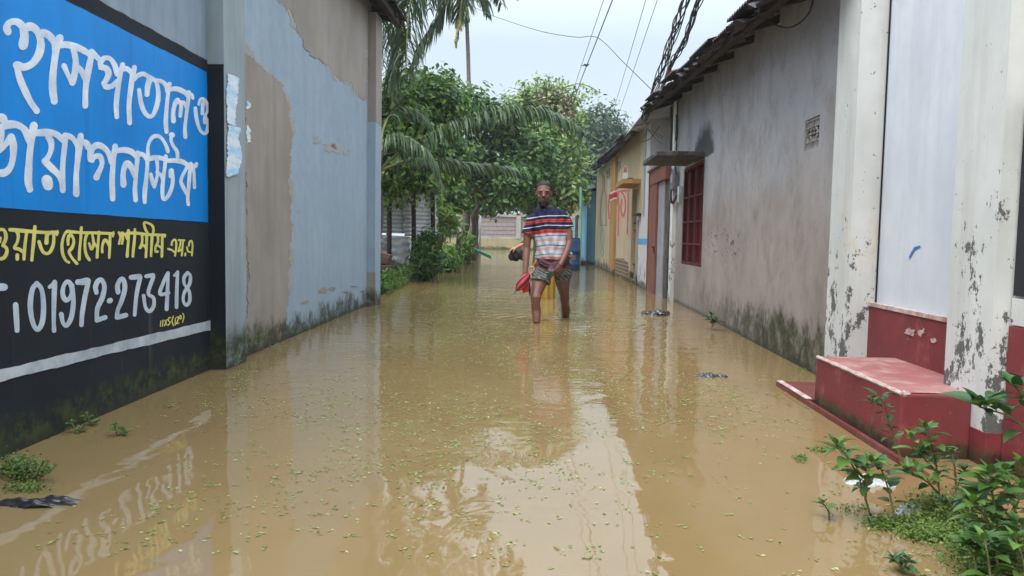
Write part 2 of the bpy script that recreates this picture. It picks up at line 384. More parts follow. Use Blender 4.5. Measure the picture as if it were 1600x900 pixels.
m_letter2 = simple('pale blue grey number paint', lin(196, 206, 218), lin(160, 172, 188), .5, 9)
m_stripe = simple('brushed white line paint', lin(190, 196, 204), lin(138, 146, 154), .6, 7, sc=(1, 1, 1))
m_yletter = simple('yellow sign paint', lin(222, 212, 116), lin(198, 190, 104), .5, 10)
a = M('blue panel paint', .5, .3)
a.col(a.mix(a.map(a.noise(3, 6, .7, (1, 1, .4)), .4, .72), lin(0, 132, 214), lin(4, 116, 194))); a.col(a.mix(a.map(a.noise(10, 4, .6, (1, 1.3, .05)), .60, .70, 0, .35), a.b.inputs['Base Color'].links[0].from_socket, lin(4, 84, 160))); a.bump(a.noise(22, 5, .65), .25, .005); m_bluepanel = a.m
m_dark = simple('unlit interior', (.012, .012, .014), (.008, .008, .009), .9)  # near-black colour stands in for shade behind the vent and at door gaps

# ------------------------------------------------------------------ the setting: water, ground, bank
a = M('muddy flood water', .02, .5)
n1 = a.noise(.7, 4, .6); y = a.xyz()[1]; x = a.xyz()[0]
c = a.mix(a.map(n1, .35, .65), lin(133, 111, 76), lin(124, 102, 68))
c = a.mix(a.map(y, 9, 26, 0, .75, True), c, lin(106, 98, 52)); a.col(c)  # greenish reflection painted into the base colour of the far water
a.b.inputs['IOR'].default_value = 1.56
near = a.map(y, 2.8, 9.0, .05, .66, True)
rp = a.noise(2.2, 2, .5, (.8, 1.9, 1), .5); rp2 = a.noise(5.5, 4, .6, (.7, 1.8, 1), .9)
low = a.noise(1.5, 3, .5, (1.3, 1.0, 1), .8)
rings = a.n('ShaderNodeTexWave'); rings.wave_type = 'RINGS'; rings.rings_direction = 'Z'; rings.inputs['Scale'].default_value = 1.9; rings.inputs['Distortion'].default_value = 5.5; rings.inputs['Detail'].default_value = 3
vm = a.n('ShaderNodeVectorMath'); vm.operation = 'SUBTRACT'; a.nt.links.new(a.geo.outputs['Position'], vm.inputs[0]); vm.inputs[1].default_value = (.1, 8.2, 0)
a.nt.links.new(vm.outputs[0], rings.inputs['Vector'])
ln = a.n('ShaderNodeVectorMath'); ln.operation = 'LENGTH'; a.nt.links.new(vm.outputs[0], ln.inputs[0])
rf = a.ma('MULTIPLY', a.map(ln.outputs['Value'], .1, 1.7, .55, 0, True), a.map(a.noise(1.1, 3), .42, .6))
h = a.ma('ADD', a.ma('MULTIPLY', a.ma('ADD', rp, a.ma('MULTIPLY', rp2, .30)), near), a.ma('MULTIPLY', low, .42))
h = a.ma('ADD', h, a.ma('MULTIPLY', rings.outputs['Fac'], rf))
a.bump(h, .5, .030); m_water = a.m
mb = MB(); mb.add([(-70, -6, 0), (70, -6, 0), (70, 120, 0), (-70, 120, 0)], [(0, 1, 2, 3)])
tag(mb.build('flood_water', m_water), 'muddy brown flood water filling the lane', 'water', kind='structure')
m_soil = plaster('wet soil', lin(86, 72, 54), lin(66, 58, 42), rough=.9)
mb = MB(); mb.add([(-900, -60, -.34), (900, -60, -.34), (900, 1500, -.34), (-900, 1500, -.34)], [(0, 1, 2, 3)])
tag(mb.build('ground', m_soil), 'ground under the flood water and out to the horizon', 'ground', kind='structure')
BANK = [(-2.42, 9.9), (-2.45, 11.6), (-2.55, 13.2), (-2.72, 16), (-2.65, 20), (-2.7, 24), (-2.7, 29), (-3.6, 32), (-6, 34)]
def bank_x(y):
    for (xa, ya), (xb, yb) in zip(BANK, BANK[1:]):
        if ya <= y <= yb: return xa+(xb-xa)*(y-ya)/(yb-ya)
    return BANK[0][0] if y < BANK[0][1] else BANK[-1][0]
def bank_z(d): return -.12+.34*min(1, d/.9)+.06*math.sin(d*2.1)
def bk(u, v):
    yy = 9.9+24*v; d = u*u*7; xx = bank_x(yy)-d
    return (xx, yy, bank_z(d)+.03*math.sin(yy*3.1+xx*5)+(0 if v < .97 else -.3))
mb = MB(); mb.grid(bk, 24, 60)
tag(mb.build('bank', m_soil, smooth=True), 'raised muddy bank along the left of the lane beyond the blue wall', 'bank', kind='structure')

# ------------------------------------------------------------------ foliage helpers
def leafcloud(P, N, size, jit=.6, aspect=.55, fold=.25):
    """kite shaped leaves at points P with rough facing N -> verts, faces"""
    n = len(P); P = np.asarray(P); N = np.asarray(N)+rs.normal(0, jit, (n, 3)); N /= np.linalg.norm(N, axis=1)[:, None]+1e-9
    A = rs.normal(0, 1, (n, 3)); A[:, 2] -= .6; A -= N*(A*N).sum(1)[:, None]; A /= np.linalg.norm(A, axis=1)[:, None]+1e-9
    B = np.cross(N, A); L = (size[0]+(size[1]-size[0])*rs.rand(n))[:, None]; w = L*aspect*.5
    v0 = P-A*L*.5; v2 = P+A*L*.5; mid = P-A*L*.08
    v1 = mid+B*w+N*L*fold*.3; v3 = mid-B*w+N*L*fold*.3
    V = np.stack([v0, v1, v2, v3], 1).reshape(-1, 3); i = np.arange(n)*4
    Fc = np.concatenate([np.stack([i, i+1, i+2], 1), np.stack([i, i+2, i+3], 1)])
    return V, Fc
def leafobj(name, P, N, size, m, parent, **k):
    V, Fc = leafcloud(P, N, size, **k)
    me = bpy.data.meshes.new(name); me.from_pydata(V.tolist(), [], Fc.tolist()); me.update()
    return link(name, me, m, parent)
def crown_pts(lobes, clumps, per, cr_):
    """leaf points gathered in clumps through several uneven lobes"""
    P = []; N = []
    vol = np.array([l[3]*l[4]*l[5] for l in lobes])**.67; vol /= vol.sum()
    for l, f in zip(lobes, vol):
        c = np.array(l[:3]); r = np.array(l[3:6])
        for _ in range(max(3, int(clumps*f))):
            d = rs.normal(0, 1, 3); d /= np.linalg.norm(d); q = rs.rand()**.33
            ctr = c+d*r*(.45+.6*q)*(.85+.3*rs.rand()); k = int(per*(.5+rs.rand()))
            rr = cr_*(.6+.8*rs.rand())
            pts = ctr+rs.normal(0, 1, (k, 3))*rr*np.array([.6, .6, .42])
            nn = (pts-ctr)/rr*.6+d*.7+np.array([0, 0, .7]); P.append(pts); N.append(nn)
    return np.concatenate(P), np.concatenate(N)
def limb(mb, a, b, r0, r1, wob=.06, n=7):
    a, b = Vector(a), Vector(b); L = (b-a).length; pts = [a.lerp(b, i/n)+Vector((rnd.gauss(0, wob*L*.3), rnd.gauss(0, wob*L*.3), 0))*(0 < i < n) for i in range(n+1)]
    mb.tube(pts, [r0+(r1-r0)*i/n for i in range(n+1)], 7)
def tree(name, label, base, lobes, trunk_r, m, size, clumps, per, clr, group=None, knee=0, asp=.55):
    t = thing(name, label, 'tree', base, group); mb = MB()
    top = Vector((sum(l[0] for l in lobes)/len(lobes), sum(l[1] for l in lobes)/len(lobes), min(l[2] for l in lobes)))
    kn = Vector((base[0]+(.12*(top.x-base[0]) if knee else .5*(top.x-base[0])), base[1]+.3*(top.y-base[1]), max(knee, base[2]+.6*(top.z-base[2]))))
    limb(mb, Vector(base)-Vector((0, 0, .4)), kn, trunk_r, trunk_r*.8, .05); limb(mb, kn, top, trunk_r*.8, trunk_r*.7, .05)
    for l in lobes: 
        limb(mb, top, l[:3], trunk_r*.6, trunk_r*.2, .1)
        for _ in range(3):
            d = Vector((rnd.gauss(0, 1), rnd.gauss(0, 1), rnd.gauss(.2, .8))).normalized()
            limb(mb, l[:3], Vector(l[:3])+Vector((d.x*l[3], d.y*l[4], d.z*l[5]))*.8, trunk_r*.22, trunk_r*.06, .1)
    mb.build('trunk', m_bark, t, True)
    P, N = crown_pts(lobes, clumps, per, clr); leafobj('crown', P, N, size, m, t, aspect=asp)
    return t
def frond(mr, ml, pts, L, n=60, hang=.6, w=.032, seed=0):
    """coconut frond: rachis through pts into mr, drooping leaflets into ml"""
    q = [Vector(p) for p in cr([tuple(p) for p in pts], 10)]; m = len(q)
    mr.tube(q, [.028*(1-.85*i/m)+.003 for i in range(m)], 5)
    for k in range(n):
        t = .10+.9*k/n; f = t*(m-1); i = min(int(f), m-2); p = q[i].lerp(q[i+1], f-i); d = (q[i+1]-q[i]).normalized()
        side = d.cross(Vector((0, 0, 1))); side = side.normalized() if side.length > .05 else Vector((1, 0, 0))
        ll = L*rnd.uniform(.75, 1.05)*(.45+.55*math.sin(math.pi*min(1, .15+t*.8)))*(1-.45*max(0, t-.8)/.2)
        for s_ in (-1, 1):
            if rnd.random() < .07: continue
            v = (side*s_*.85+d*(.55+.4*t)+Vector((0, 0, .15))).normalized()
            v = (v+Vector((rnd.gauss(0, .10), rnd.gauss(0, .10), rnd.gauss(0, .12)))).normalized()
            a_ = p.copy(); l2 = ll*rnd.uniform(.8, 1.1); rows = []; g = hang*rnd.uniform(.75, 1.3)
            wd = v.cross(Vector((0, 0, 1))); wd = (wd if wd.length > .05 else Vector((1, 0, 0))).normalized()
            wd = (wd+Vector((rnd.gauss(0, .3), rnd.gauss(0, .3), rnd.gauss(0, .5)))).normalized()
            for j in range(5):
                ww = w*(.5+.9*math.sin(math.pi*(.18+.62*j/4)))*(1 if j < 4 else .1)*.5
                rows.append((a_-wd*ww, a_+wd*ww)); a_ = a_+v*(l2/4); v = (v+Vector((0, 0, -g*.55))).normalized()
            ml.add([x_ for r in rows for x_ in r], [(2*j, 2*j+1, 2*j+3, 2*j+2) for j in range(4)])
m_leafA = leafmat('broad vine leaf', (.030, .085, .010), (.115, .235, .030), (.32, .40, .10))
m_leafB = leafmat('pale vine leaf', (.05, .11, .020), (.19, .30, .06), (.46, .46, .24))
m_leafC = leafmat('dark tree leaf', (.018, .055, .012), (.065, .14, .024), (.15, .23, .05))
m_leafD = leafmat('far tree leaf', (.030, .060, .030), (.055, .095, .045), (.10, .15, .05))
m_frond = leafmat('coconut leaflet', (.030, .062, .022), (.060, .105, .040), (.12, .15, .06), .2, .35)
m_frondy = leafmat('dry areca leaflet', (.16, .15, .05), (.26, .24, .09), (.30, .25, .10), .2, .5)
m_rach = simple('frond midrib', lin(120, 124, 72), lin(96, 92, 60), .6)
m_herb = leafmat('fresh herb leaf', (.036, .088, .018), (.095, .185, .035), (.16, .26, .06), .25, .4)
m_herbd = leafmat('deep green herb leaf', (.022, .062, .020), (.055, .12, .034), (.10, .17, .05), .2, .35)
m_grass = leafmat('bank grass blade', (.035, .080, .015), (.085, .16, .03), (.14, .20, .05), .25, .5)
m_mat = leafmat('green weed mat leaf', (.045, .085, .014), (.12, .19, .03), (.20, .26, .05), .15, .4)
m_weed = leafmat('floating duckweed', (.14, .18, .045), (.28, .31, .10), (.38, .39, .16), .1, .5)

# ------------------------------------------------------------------ left: the wall with the painted advertisement
t = thing('sign_wall', 'black wall painted with a blue sign panel and large white lettering, nearest on the left', 'wall', (SIGN.x(3.5)-.1, 3.5, 0))
mb = MB(); wallface(mb, SIGN, .3, 4.95, -.4, 4.2, .22); wall = mb.build('wall', m_sign, t)
mb = ragged(SIGN, [(-420, -170), (102, 0), (323.5, 113), (325, 347.5), (160, 336), (0, 324.5), (-420, 292)], .002, .25, 9)
mb.build('sign_panel', m_bluepanel, t)
mb = ragged(SIGN, [(-420, 659), (0, 577.8), (160, 540.5), (336, 499), (336, 514), (160, 556), (0, 596.5), (-420, 683)], .004, .5, 8)
mb.build('painted_line', m_stripe, t)
A5, B5, C6, D6 = (5, 0, 20), (5, 140, 60), (6, 0, 170), (6.43, 130, 190)
ROW1 = [(A5, [(56, [(62, 150), (52, 112), (80, 75), (125, 70), (165, 95), (188, 140)]), (74, [(186, 140), (190, 190), (180, 255)]),
 (62, [(190, 125), (235, 108), (278, 130), (310, 190), (318, 260), (300, 330), (255, 395), (190, 425), (130, 410)]), (54, [(130, 410), (150, 500), (190, 600), (240, 700), (286, 765)]),
 (58, [(312, 165), (345, 158), (390, 185), (425, 235), (432, 290)]), (58, [(468, 195), (440, 280), (425, 380), (412, 500), (412, 600), (424, 690)]),
 (54, [(452, 255), (520, 250), (600, 270), (670, 305), (720, 335)]), (52, [(575, 290), (590, 370), (588, 450), (565, 545)]), (44, [(500, 415), (530, 485), (565, 550)]),
 (46, [(605, 425), (640, 462), (665, 520)]), (50, [(718, 310), (700, 400), (680, 500), (668, 600), (665, 725)]), (42, [(716, 302), (745, 335), (775, 365)])]),
 (B5, [(42, [(90, 215), (84, 190), (115, 155), (160, 160), (195, 210), (216, 280)]), (46, [(88, 228), (130, 235), (147, 280), (117, 350)]), (44, [(112, 350), (130, 380), (175, 372), (220, 335)]),
 (40, [(258, 205), (240, 280), (220, 400), (208, 520), (212, 612)]), (40, [(245, 240), (290, 238), (325, 268), (334, 312)]), (42, [(350, 228), (335, 300), (320, 400), (308, 520), (312, 658)]),
 (36, [(345, 322), (375, 292), (420, 278), (462, 300)]), (46, [(470, 315), (455, 370), (448, 435)]), (36, [(470, 305), (515, 335), (534, 400), (534, 480), (510, 570), (475, 612), (430, 580), (400, 500), (387, 405)]),
 (36, [(520, 330), (560, 335), (598, 370), (610, 420)]), (34, [(624, 355), (612, 440), (600, 560), (595, 660), (600, 730)]), (38, [(620, 400), (680, 395), (740, 420), (768, 450)]),
 (38, [(655, 645), (652, 580), (668, 510), (688, 482)]), (32, [(688, 484), (714, 520), (708, 605)]), (26, [(704, 502), (735, 500), (755, 540)]),
 (30, [(775, 418), (768, 500), (755, 600), (745, 700), (748, 772)]), (26, [(772, 432), (800, 440), (806, 466)]),
 (25, [(853, 515), (862, 482), (885, 472), (912, 500), (922, 560), (900, 610), (898, 660)]), (32, [(886, 505), (880, 585)]), (28, [(905, 615), (925, 660), (918, 720), (895, 745), (860, 710), (836, 630), (826, 545)])])]
ROW2 = [(C6, [(74, [(-6, 82), (25, 88), (40, 120)]), (72, [(-10, 188), (30, 165), (80, 150), (150, 150), (215, 182), (255, 240), (284, 310)]), (58, [(15, 175), (8, 270), (-10, 340)]),
 (66, [(-10, 385), (45, 340), (100, 268)]), (66, [(105, 262), (125, 350), (120, 460), (95, 550), (45, 600), (-14, 602)]),
 (70, [(318, 155), (300, 260), (280, 400), (268, 560), (265, 680), (278, 752)]), (64, [(312, 228), (390, 225), (460, 222), (530, 242), (590, 292)]), (56, [(452, 262), (480, 320), (475, 400), (428, 490)]),
 (62, [(420, 490), (480, 552), (548, 620), (585, 700)]), (54, [(612, 248), (605, 350), (590, 500), (585, 650), (588, 765)]), (100, [(438, 668), (450, 716)]),
 (54, [(612, 252), (670, 268), (718, 330), (735, 390)]), (60, [(756, 255), (745, 340), (728, 480), (714, 620), (714, 800)]), (62, [(745, 325), (800, 318), (832, 365)])]),
 (D6, [(62, [(72, 330), (95, 265), (150, 238), (210, 265), (255, 320), (290, 410)]), (54, [(85, 388), (120, 352), (168, 350), (188, 400), (182, 450), (135, 560)]), (48, [(64, 300), (66, 375), (90, 392)]), (64, [(155, 510), (132, 562)]),
 (56, [(322, 248), (310, 330), (298, 450), (290, 600), (296, 776)]), (56, [(312, 300), (400, 286), (480, 302), (535, 352)]), (60, [(404, 636), (400, 560), (408, 480), (438, 420), (480, 455), (520, 545)]),
 (46, [(548, 312), (540, 420), (528, 560), (520, 680), (526, 790)]), (46, [(545, 330), (600, 332), (642, 390)]), (44, [(645, 350), (642, 470), (630, 600), (618, 720), (618, 808)]),
 (38, [(650, 345), (650, 260), (668, 195), (710, 150), (760, 148), (800, 185), (832, 240), (850, 300)]), (36, [(890, 135), (882, 190), (908, 250), (942, 300), (948, 365)]), (50, [(884, 132), (898, 135)]),
 (48, [(655, 378), (720, 362), (790, 370), (850, 392), (930, 392), (1000, 407), (1042, 432)]), (36, [(740, 390), (746, 470), (740, 560), (714, 650)]), (38, [(680, 530), (694, 600), (714, 655)]), (38, [(742, 510), (780, 540), (800, 590)]),
 (40, [(830, 348), (820, 450), (806, 560), (795, 680), (800, 760), (820, 782), (860, 735), (892, 650), (900, 560), (888, 490)]), (54, [(886, 495), (882, 545)]),
 (38, [(1060, 430), (1020, 500), (982, 590), (1000, 650), (1042, 725)]), (38, [(1082, 422), (1070, 520), (1060, 650), (1050, 760), (1056, 832)]), (34, [(1085, 425), (1110, 500), (1115, 600), (1118, 664)]), (38, [(1080, 428), (1120, 452), (1138, 425)])])]
E8, F8, G4 = (8.889, 0, 340), (8.889, 150, 340), (4.706, 0, 410)
ROW3 = [(E8, [(50, [(-10, 168), (45, 168), (80, 230), (75, 310), (40, 385)]), (50, [(0, 285), (-4, 330)]), (52, [(45, 385), (92, 430), (90, 500), (50, 560), (-10, 575)]), (52, [(140, 168), (300, 182), (450, 195), (620, 207), (795, 208)]), (34, [(798, 190), (790, 240)]),
 (46, [(235, 190), (255, 260), (235, 350), (200, 420), (270, 440), (330, 490)]), (46, [(370, 205), (350, 350), (338, 480), (332, 575)]), (52, [(240, 520), (240, 575)]), (50, [(485, 128), (470, 300), (455, 450), (442, 588)]),
 (46, [(720, 200), (660, 240)]), (58, [(650, 250), (645, 350)]), (48, [(735, 205), (748, 270), (738, 380), (700, 470), (650, 500), (600, 478), (565, 410), (542, 335)]),
 (42, [(1085, 205), (1000, 200), (930, 195), (885, 260), (860, 380), (870, 500), (910, 590), (955, 622)]), (44, [(945, 370), (945, 300), (970, 240), (1010, 270), (1025, 340), (1000, 420), (960, 475), (1000, 560), (1068, 638)]), (40, [(930, 190), (1100, 208), (1300, 212), (1450, 218), (1575, 222)]), (42, [(1130, 140), (1120, 300), (1105, 450), (1100, 580)]),
 (42, [(1210, 225), (1185, 300), (1180, 420), (1200, 520), (1242, 588)]), (38, [(1280, 225), (1298, 330), (1292, 400), (1268, 440), (1238, 360)]), (34, [(1290, 320), (1345, 410)]), (40, [(1375, 200), (1362, 350), (1352, 480), (1348, 552)]), (40, [(1420, 478), (1420, 400), (1450, 315), (1485, 330), (1520, 400)]), (38, [(1530, 225), (1525, 400), (1516, 555)]), (32, [(1575, 205), (1568, 260)])]),
 (F8, [(36, [(318, 208), (340, 260), (320, 360)]), (36, [(330, 240), (370, 212), (372, 290), (362, 360)]), (36, [(370, 215), (410, 240), (440, 300)]), (42, [(450, 178), (450, 300), (440, 430), (432, 538)]), (42, [(430, 218), (550, 215), (700, 235), (850, 240), (955, 245)]), (40, [(540, 165), (535, 300), (520, 430), (512, 538)]),
 (36, [(640, 245), (640, 340), (606, 430), (650, 380), (700, 430)]), (40, [(705, 245), (700, 400), (692, 545)]), (34, [(718, 220), (682, 150), (668, 72), (720, 75), (780, 110), (798, 170), (785, 240)]), (38, [(780, 240), (770, 400), (765, 530)]),
 (32, [(860, 255), (860, 340), (828, 400), (826, 470), (858, 472)]), (30, [(845, 375), (905, 420)]), (38, [(920, 255), (918, 400), (914, 540)]), (25, [(957, 240), (957, 268)]),
 (28, [(1050, 380), (1060, 330), (1095, 305), (1115, 350), (1110, 450), (1098, 528)]), (28, [(1002, 435), (1050, 450), (1100, 488)]), (28, [(1150, 312), (1225, 315)]), (26, [(1175, 320), (1168, 390), (1142, 470), (1195, 435)]), (28, [(1210, 320), (1200, 430), (1192, 525)]), (26, [(1242, 498), (1238, 525)]),
 (26, [(1290, 390), (1300, 340), (1328, 322), (1342, 380), (1336, 470), (1332, 525)]), (24, [(1262, 410), (1280, 470), (1335, 482)])])]
NUM = [(G4, [(52, [(-22, 182), (32, 182)]), (40, [(115, 312), (120, 400), (125, 498)]), (38, [(270, 155), (238, 200), (222, 320), (240, 440), (275, 495), (310, 440), (320, 320), (306, 200), (270, 155)]), (30, [(366, 180), (402, 150)]), (36, [(402, 145), (398, 250), (395, 400), (397, 500)]),
 (34, [(538, 250), (522, 165), (492, 142), (466, 180), (462, 240), (485, 278), (515, 258), (535, 200)]), (34, [(532, 170), (540, 280), (525, 400), (490, 465), (462, 440), (450, 380)]), (46, [(575, 145), (610, 143), (645, 136)]), (36, [(650, 140), (625, 250), (605, 370), (599, 458)]),
 (36, [(708, 220), (702, 180), (720, 138), (748, 130), (768, 180), (752, 260), (716, 340), (712, 425)]), (38, [(715, 425), (772, 405)]), (38, [(804, 284), (812, 279)]),
 (34, [(868, 220), (864, 170), (885, 125), (908, 128), (918, 190), (895, 280), (866, 350), (860, 405)]), (34, [(862, 405), (926, 388)]), (36, [(964, 110), (1000, 107), (1026, 102)]), (30, [(1032, 108), (1005, 230), (990, 384)]),
 (30, [(1076, 102), (1126, 94)]), (28, [(1128, 105), (1090, 225), (1128, 260), (1130, 320), (1100, 360), (1070, 330), (1056, 245)]), (26, [(1232, 80), (1200, 150), (1176, 232), (1240, 224)]), (28, [(1236, 80), (1232, 200), (1225, 345)]), (24, [(1284, 95), (1304, 76)]), (26, [(1306, 72), (1300, 200), (1298, 330)]),
 (25, [(1380, 75), (1354, 110), (1356, 160), (1390, 210), (1395, 280), (1370, 315), (1347, 280), (1356, 220), (1393, 160), (1400, 100), (1380, 75)])])]
TINY = [(G4, [(8, p) for p in ([(1182, 430), (1180, 470)], [(1198, 425), (1196, 468)], [(1212, 425), (1228, 462)], [(1228, 420), (1210, 465)], [(1255, 405), (1240, 410), (1240, 430), (1252, 440), (1238, 462)], [(1275, 395), (1265, 430), (1275, 465)], [(1290, 410), (1288, 460)],
 [(1300, 405), (1312, 400), (1310, 420), (1298, 450), (1315, 445)], [(1325, 390), (1320, 410), (1330, 415), (1332, 395), (1325, 390)], [(1345, 375), (1352, 400), (1342, 440)])])]
for d_, m_, lab in ((ROW1, m_letter, 'top row of large white lettering'), (ROW2, m_letter, 'second row of large white lettering'), (ROW3, m_yletter, 'yellow line of lettering'), (NUM, m_letter2, 'white phone number'), (TINY, m_yletter, 'tiny yellow painted size mark')):
    o = strokes(SIGN, d_, 0.0034 if m_ is m_letter else .0012).build('lettering', m_, t); o['label'] = lab

# ------------------------------------------------------------------ left: the faded blue building
t = thing('plaster_building', 'faded blue plastered building with a bare cement patch, left of the lane beyond the sign', 'building', (-2.3, 7.5, 0))
mb = MB(); wallface(mb, BLUE, 5.10, 9.73, -.4, 3.62, 3.0); mb.build('wall', m_blue, t)
mb = MB(); mb.box(-2.30, -2.048, 4.81, 5.15, -.4, 4.3); mb.build('pilaster', m_pil, t)
mb = MB(); mb.box(-2.30, -2.10, 9.39, 9.71, -.4, 3.60); o = mb.build('pilaster', m_blue, t)
rim = [(376, 58), (392, 82), (448, 128), (456, 160), (461, 200), (458, 330), (462, 380), (456, 440), (449, 560), (386, 585), (384, 400), (378, 250), (379, 120)]
mb = ragged(BLUE, [(x_+(-3.2 if x_ > 420 else 3.2), y_+(6 if y_ < 140 else 0)) for x_, y_ in rim], .0025, 2.2, 2.2, thick=.002); e = mb.build('cement_patch', m_edge, t)
cx, cy = 420, 330
mb = ragged(BLUE, [(378, 76), (392, 92), (444, 134), (451, 160), (455, 200), (453, 330), (456, 380), (451, 440), (444, 560), (388, 585), (387, 400), (382, 250), (381, 120)], .005, 1.6, 2.2, thick=.002); mb.build('cement_patch', m_cement, t)
up = [(415, -40), (435, 0), (458, 28), (472, 55), (478, 75), (497, 92), (510, 105), (528, 122), (548, 132), (562, 148), (574, 152), (577, 40), (577, -40)]
mb = ragged(BLUE, [(x-1.2, y+1) for x, y in up[:-3]]+up[-3:], .0025, 2.6, 2.2, thick=.002); mb.build('cement_patch', m_edge, t)
mb = ragged(BLUE, up, .005, 2.0, 2.2, thick=.002); mb.build('cement_patch', m_cement, t)
for (y_, w_) in ((9.492, 0),):
    mb = MB(); mb.box(-2.298, -2.097, 9.386, 9.714, 2.28, 3.59); o = mb.build('cement_patch', m_cement, t)
mb = MB(); mb.box(-2.25, -2.0955, 9.384, 9.43, -.3, .42); mb.build('cement_patch', m_cement, t)
def corr(mb, y0, y1, x0, x1, z0, z1, wl=.076, am=.011, ragx=.02, nsheet=6):
    """corrugated sheets whose ribs run along the slope from the eave (x0, z0) to (x1, z1)"""
    W_ = (y1-y0)/nsheet
    for s_ in range(nsheet):
        a0 = y0+s_*W_; dx = rnd.uniform(-ragx, ragx)*1.0; dz = .010*(s_ % 2)+rnd.uniform(0, .006); tl = rnd.uniform(-.02, .02)*ragx*10
        n = int((W_+.09)/wl*8)
        sg = 1 if x1 > x0 else -1
        def fn(u, v):
            yy = a0+u*(W_+.09); xx = x0+dx+tl*u+(x1-x0-dx)*v
            zz = (z0(yy) if callable(z0) else z0)+((z1(yy) if callable(z1) else z1)-(z0(yy) if callable(z0) else z0))*v
            return (xx, yy, zz+dz+am*math.sin(2*math.pi*yy/wl))
        b = len(mb.v); mb.grid(fn, n, 5)
        m_ = len(mb.v)-b; mb.add([(v[0], v[1], v[2]-.002) for v in mb.v[b:b+m_]], [tuple(i-b for i in f)[::-1] for f in mb.f[-n*5:]])
mb = MB(); corr(mb, 4.6, 10.12, -1.86, -3.6, 3.70, 4.15, nsheet=7); mb.build('roof', m_tinroof, t)
mb = MB(); mb.box(-2.0, -1.93, 4.7, 10.08, 3.60, 3.675)
for yy in (5.2, 6.1, 7.0, 7.9, 8.8, 9.7, 10.02): mb.add([(-1.9, yy-.03, 3.62), (-1.9, yy+.03, 3.62), (-2.5, yy+.03, 3.76), (-2.5, yy-.03, 3.76), (-1.9, yy-.03, 3.685), (-1.9, yy+.03, 3.685), (-2.5, yy+.03, 3.835), (-2.5, yy-.03, 3.835)], [(0, 1, 2, 3), (4, 5, 6, 7), (0, 1, 5, 4), (1, 2, 6, 5), (2, 3, 7, 6), (3, 0, 4, 7)])
mb.build('rafters', m_darkwood, t)
for k, (px, py, r_) in enumerate(((497, 222, 5), (508, 226, 3), (516, 231, 6), (524, 228, 4), (531, 237, 5), (541, 240, 3), (547, 234, 2), (494, 215, 3), (505, 455, 5), (520, 450, 6), (538, 456, 5), (553, 448, 6), (566, 455, 4), (477, 474, 5), (350+160, 340, 2), (466, 330, 2))):
    ragged(BLUE, [(px+r_*math.cos(a_)*(1.5 if k < 8 else 1.2), py+r_*math.sin(a_)*(.8 if k < 8 else .6)) for a_ in np.linspace(0, 5.5, 8)], .003, r_*.28, 1.2, thick=.002).build('flaked_spot', m_edge if k < 8 or k > 13 else m_cement, t)
# torn papers pasted on the pilaster and on the patch
a = M('torn poster paper', .7); z = a.xyz()[2]
c = a.mix(a.map(a.noise(7, 6, .75, (.6, .6, 2.2)), .46, .60), lin(214, 220, 228), lin(150, 196, 230)); c = a.mix(a.map(a.noise(40, 3), .5, .6, 0, .4), c, lin(190, 196, 206)); c = a.mix(a.map(z, 1.05, 1.12, 1, 0), c, lin(206, 206, 210)); a.col(c); m_paper = a.m
PILP = Plane(-2.048, 4.855, -2.048, 5.2, 1)
for P_, pts, lab in ((PILP, [(355, 116), (374, 123), (371, 160), (369, 196), (356, 192)], 'torn blue and white paper notice pasted highest on the pale pilaster'),
                     (PILP, [(356, 197), (376, 200), (374, 214), (379, 240), (377, 260), (372, 272), (356, 276)], 'long ragged white notice pasted below the blue one on the pilaster'),
                     (BLUE, [(385, 158), (391, 162), (391, 166), (386, 171)], 'small torn white paper scrap on the bare cement patch, upper of two'),
                     (BLUE, [(385, 196), (391, 205), (392, 222), (386, 224)], 'narrow torn paper scrap with a blue foot on the bare cement patch')):
    c0 = P_.hit(*pts[0], .008); o = ragged(P_, pts, .009, 1.0, 3).build('torn_poster', m_paper); tag(o, lab, 'poster', 'torn papers pasted on the blue building')

# ------------------------------------------------------------------ right: the grey plaster building
t = thing('grey_house', 'grey plastered house with mossy foot and tin eave, right of the lane', 'building', (2.2, 8, 0))
wy0, wy1, wz0, wz1 = GREY.hit(1096, 400).y, GREY.hit(1066, 350).y, .56, 1.875
vA, vB = GREY.hit(1256, 236), GREY.hit(1281, 180)
vy0, vy1, vz0, vz1 = vB.y, vA.y, min(vA.z, GREY.hit(1281, 228).z), max(vB.z, GREY.hit(1256, 190).z)
mb = MB(); wallface(mb, GREY, 4.89, 11.42, -.4, 2.98, 4.0, [(wy0, wy1, wz0, wz1), (vy0, vy1, vz0, vz1)], depth=.10); mb.build('wall', m_grey, t)
mb = MB(); xx = GREY.x(11.3); mb.box(xx-.055, xx+.05, 11.24, 11.44, -.4, 2.9); mb.build('pilaster', m_white, t)
# window: frame, three shutters with bars
xf = GREY.x(9.55)+.045; w = MB(); w1_, w2_ = wy0+(wy1-wy0)*.35, wy0+(wy1-wy0)*.66
def yb(mb, y0, y1, z0, z1, x0, x1): mb.box(x0, x1, y0, y1, z0, z1)
for y0, y1, z0, z1 in ((wy0+.002, wy0+.05, wz0+.002, wz1-.002), (wy1-.05, wy1-.002, wz0+.002, wz1-.002), (wy0+.05, wy1-.05, wz0+.002, wz0+.05), (wy0+.05, wy1-.05, wz1-.05, wz1-.002), (w1_-.02, w1_+.02, wz0+.05, wz1-.05), (w2_-.02, w2_+.02, wz0+.05, wz1-.05)):
    yb(w, y0, y1, z0, z1, xf-.02, xf+.03)
win = w.build('window', m_maroon, t); 
mb = MB()
for y0, y1 in ((wy0+.055, w1_-.025), (w1_+.025, w2_-.025), (w2_+.025, wy1-.055)): yb(mb, y0, y1, wz0+.055, wz1-.055, xf+.012, xf+.028)
mb.build('shutter', m_maroon, win)
mb = MB()
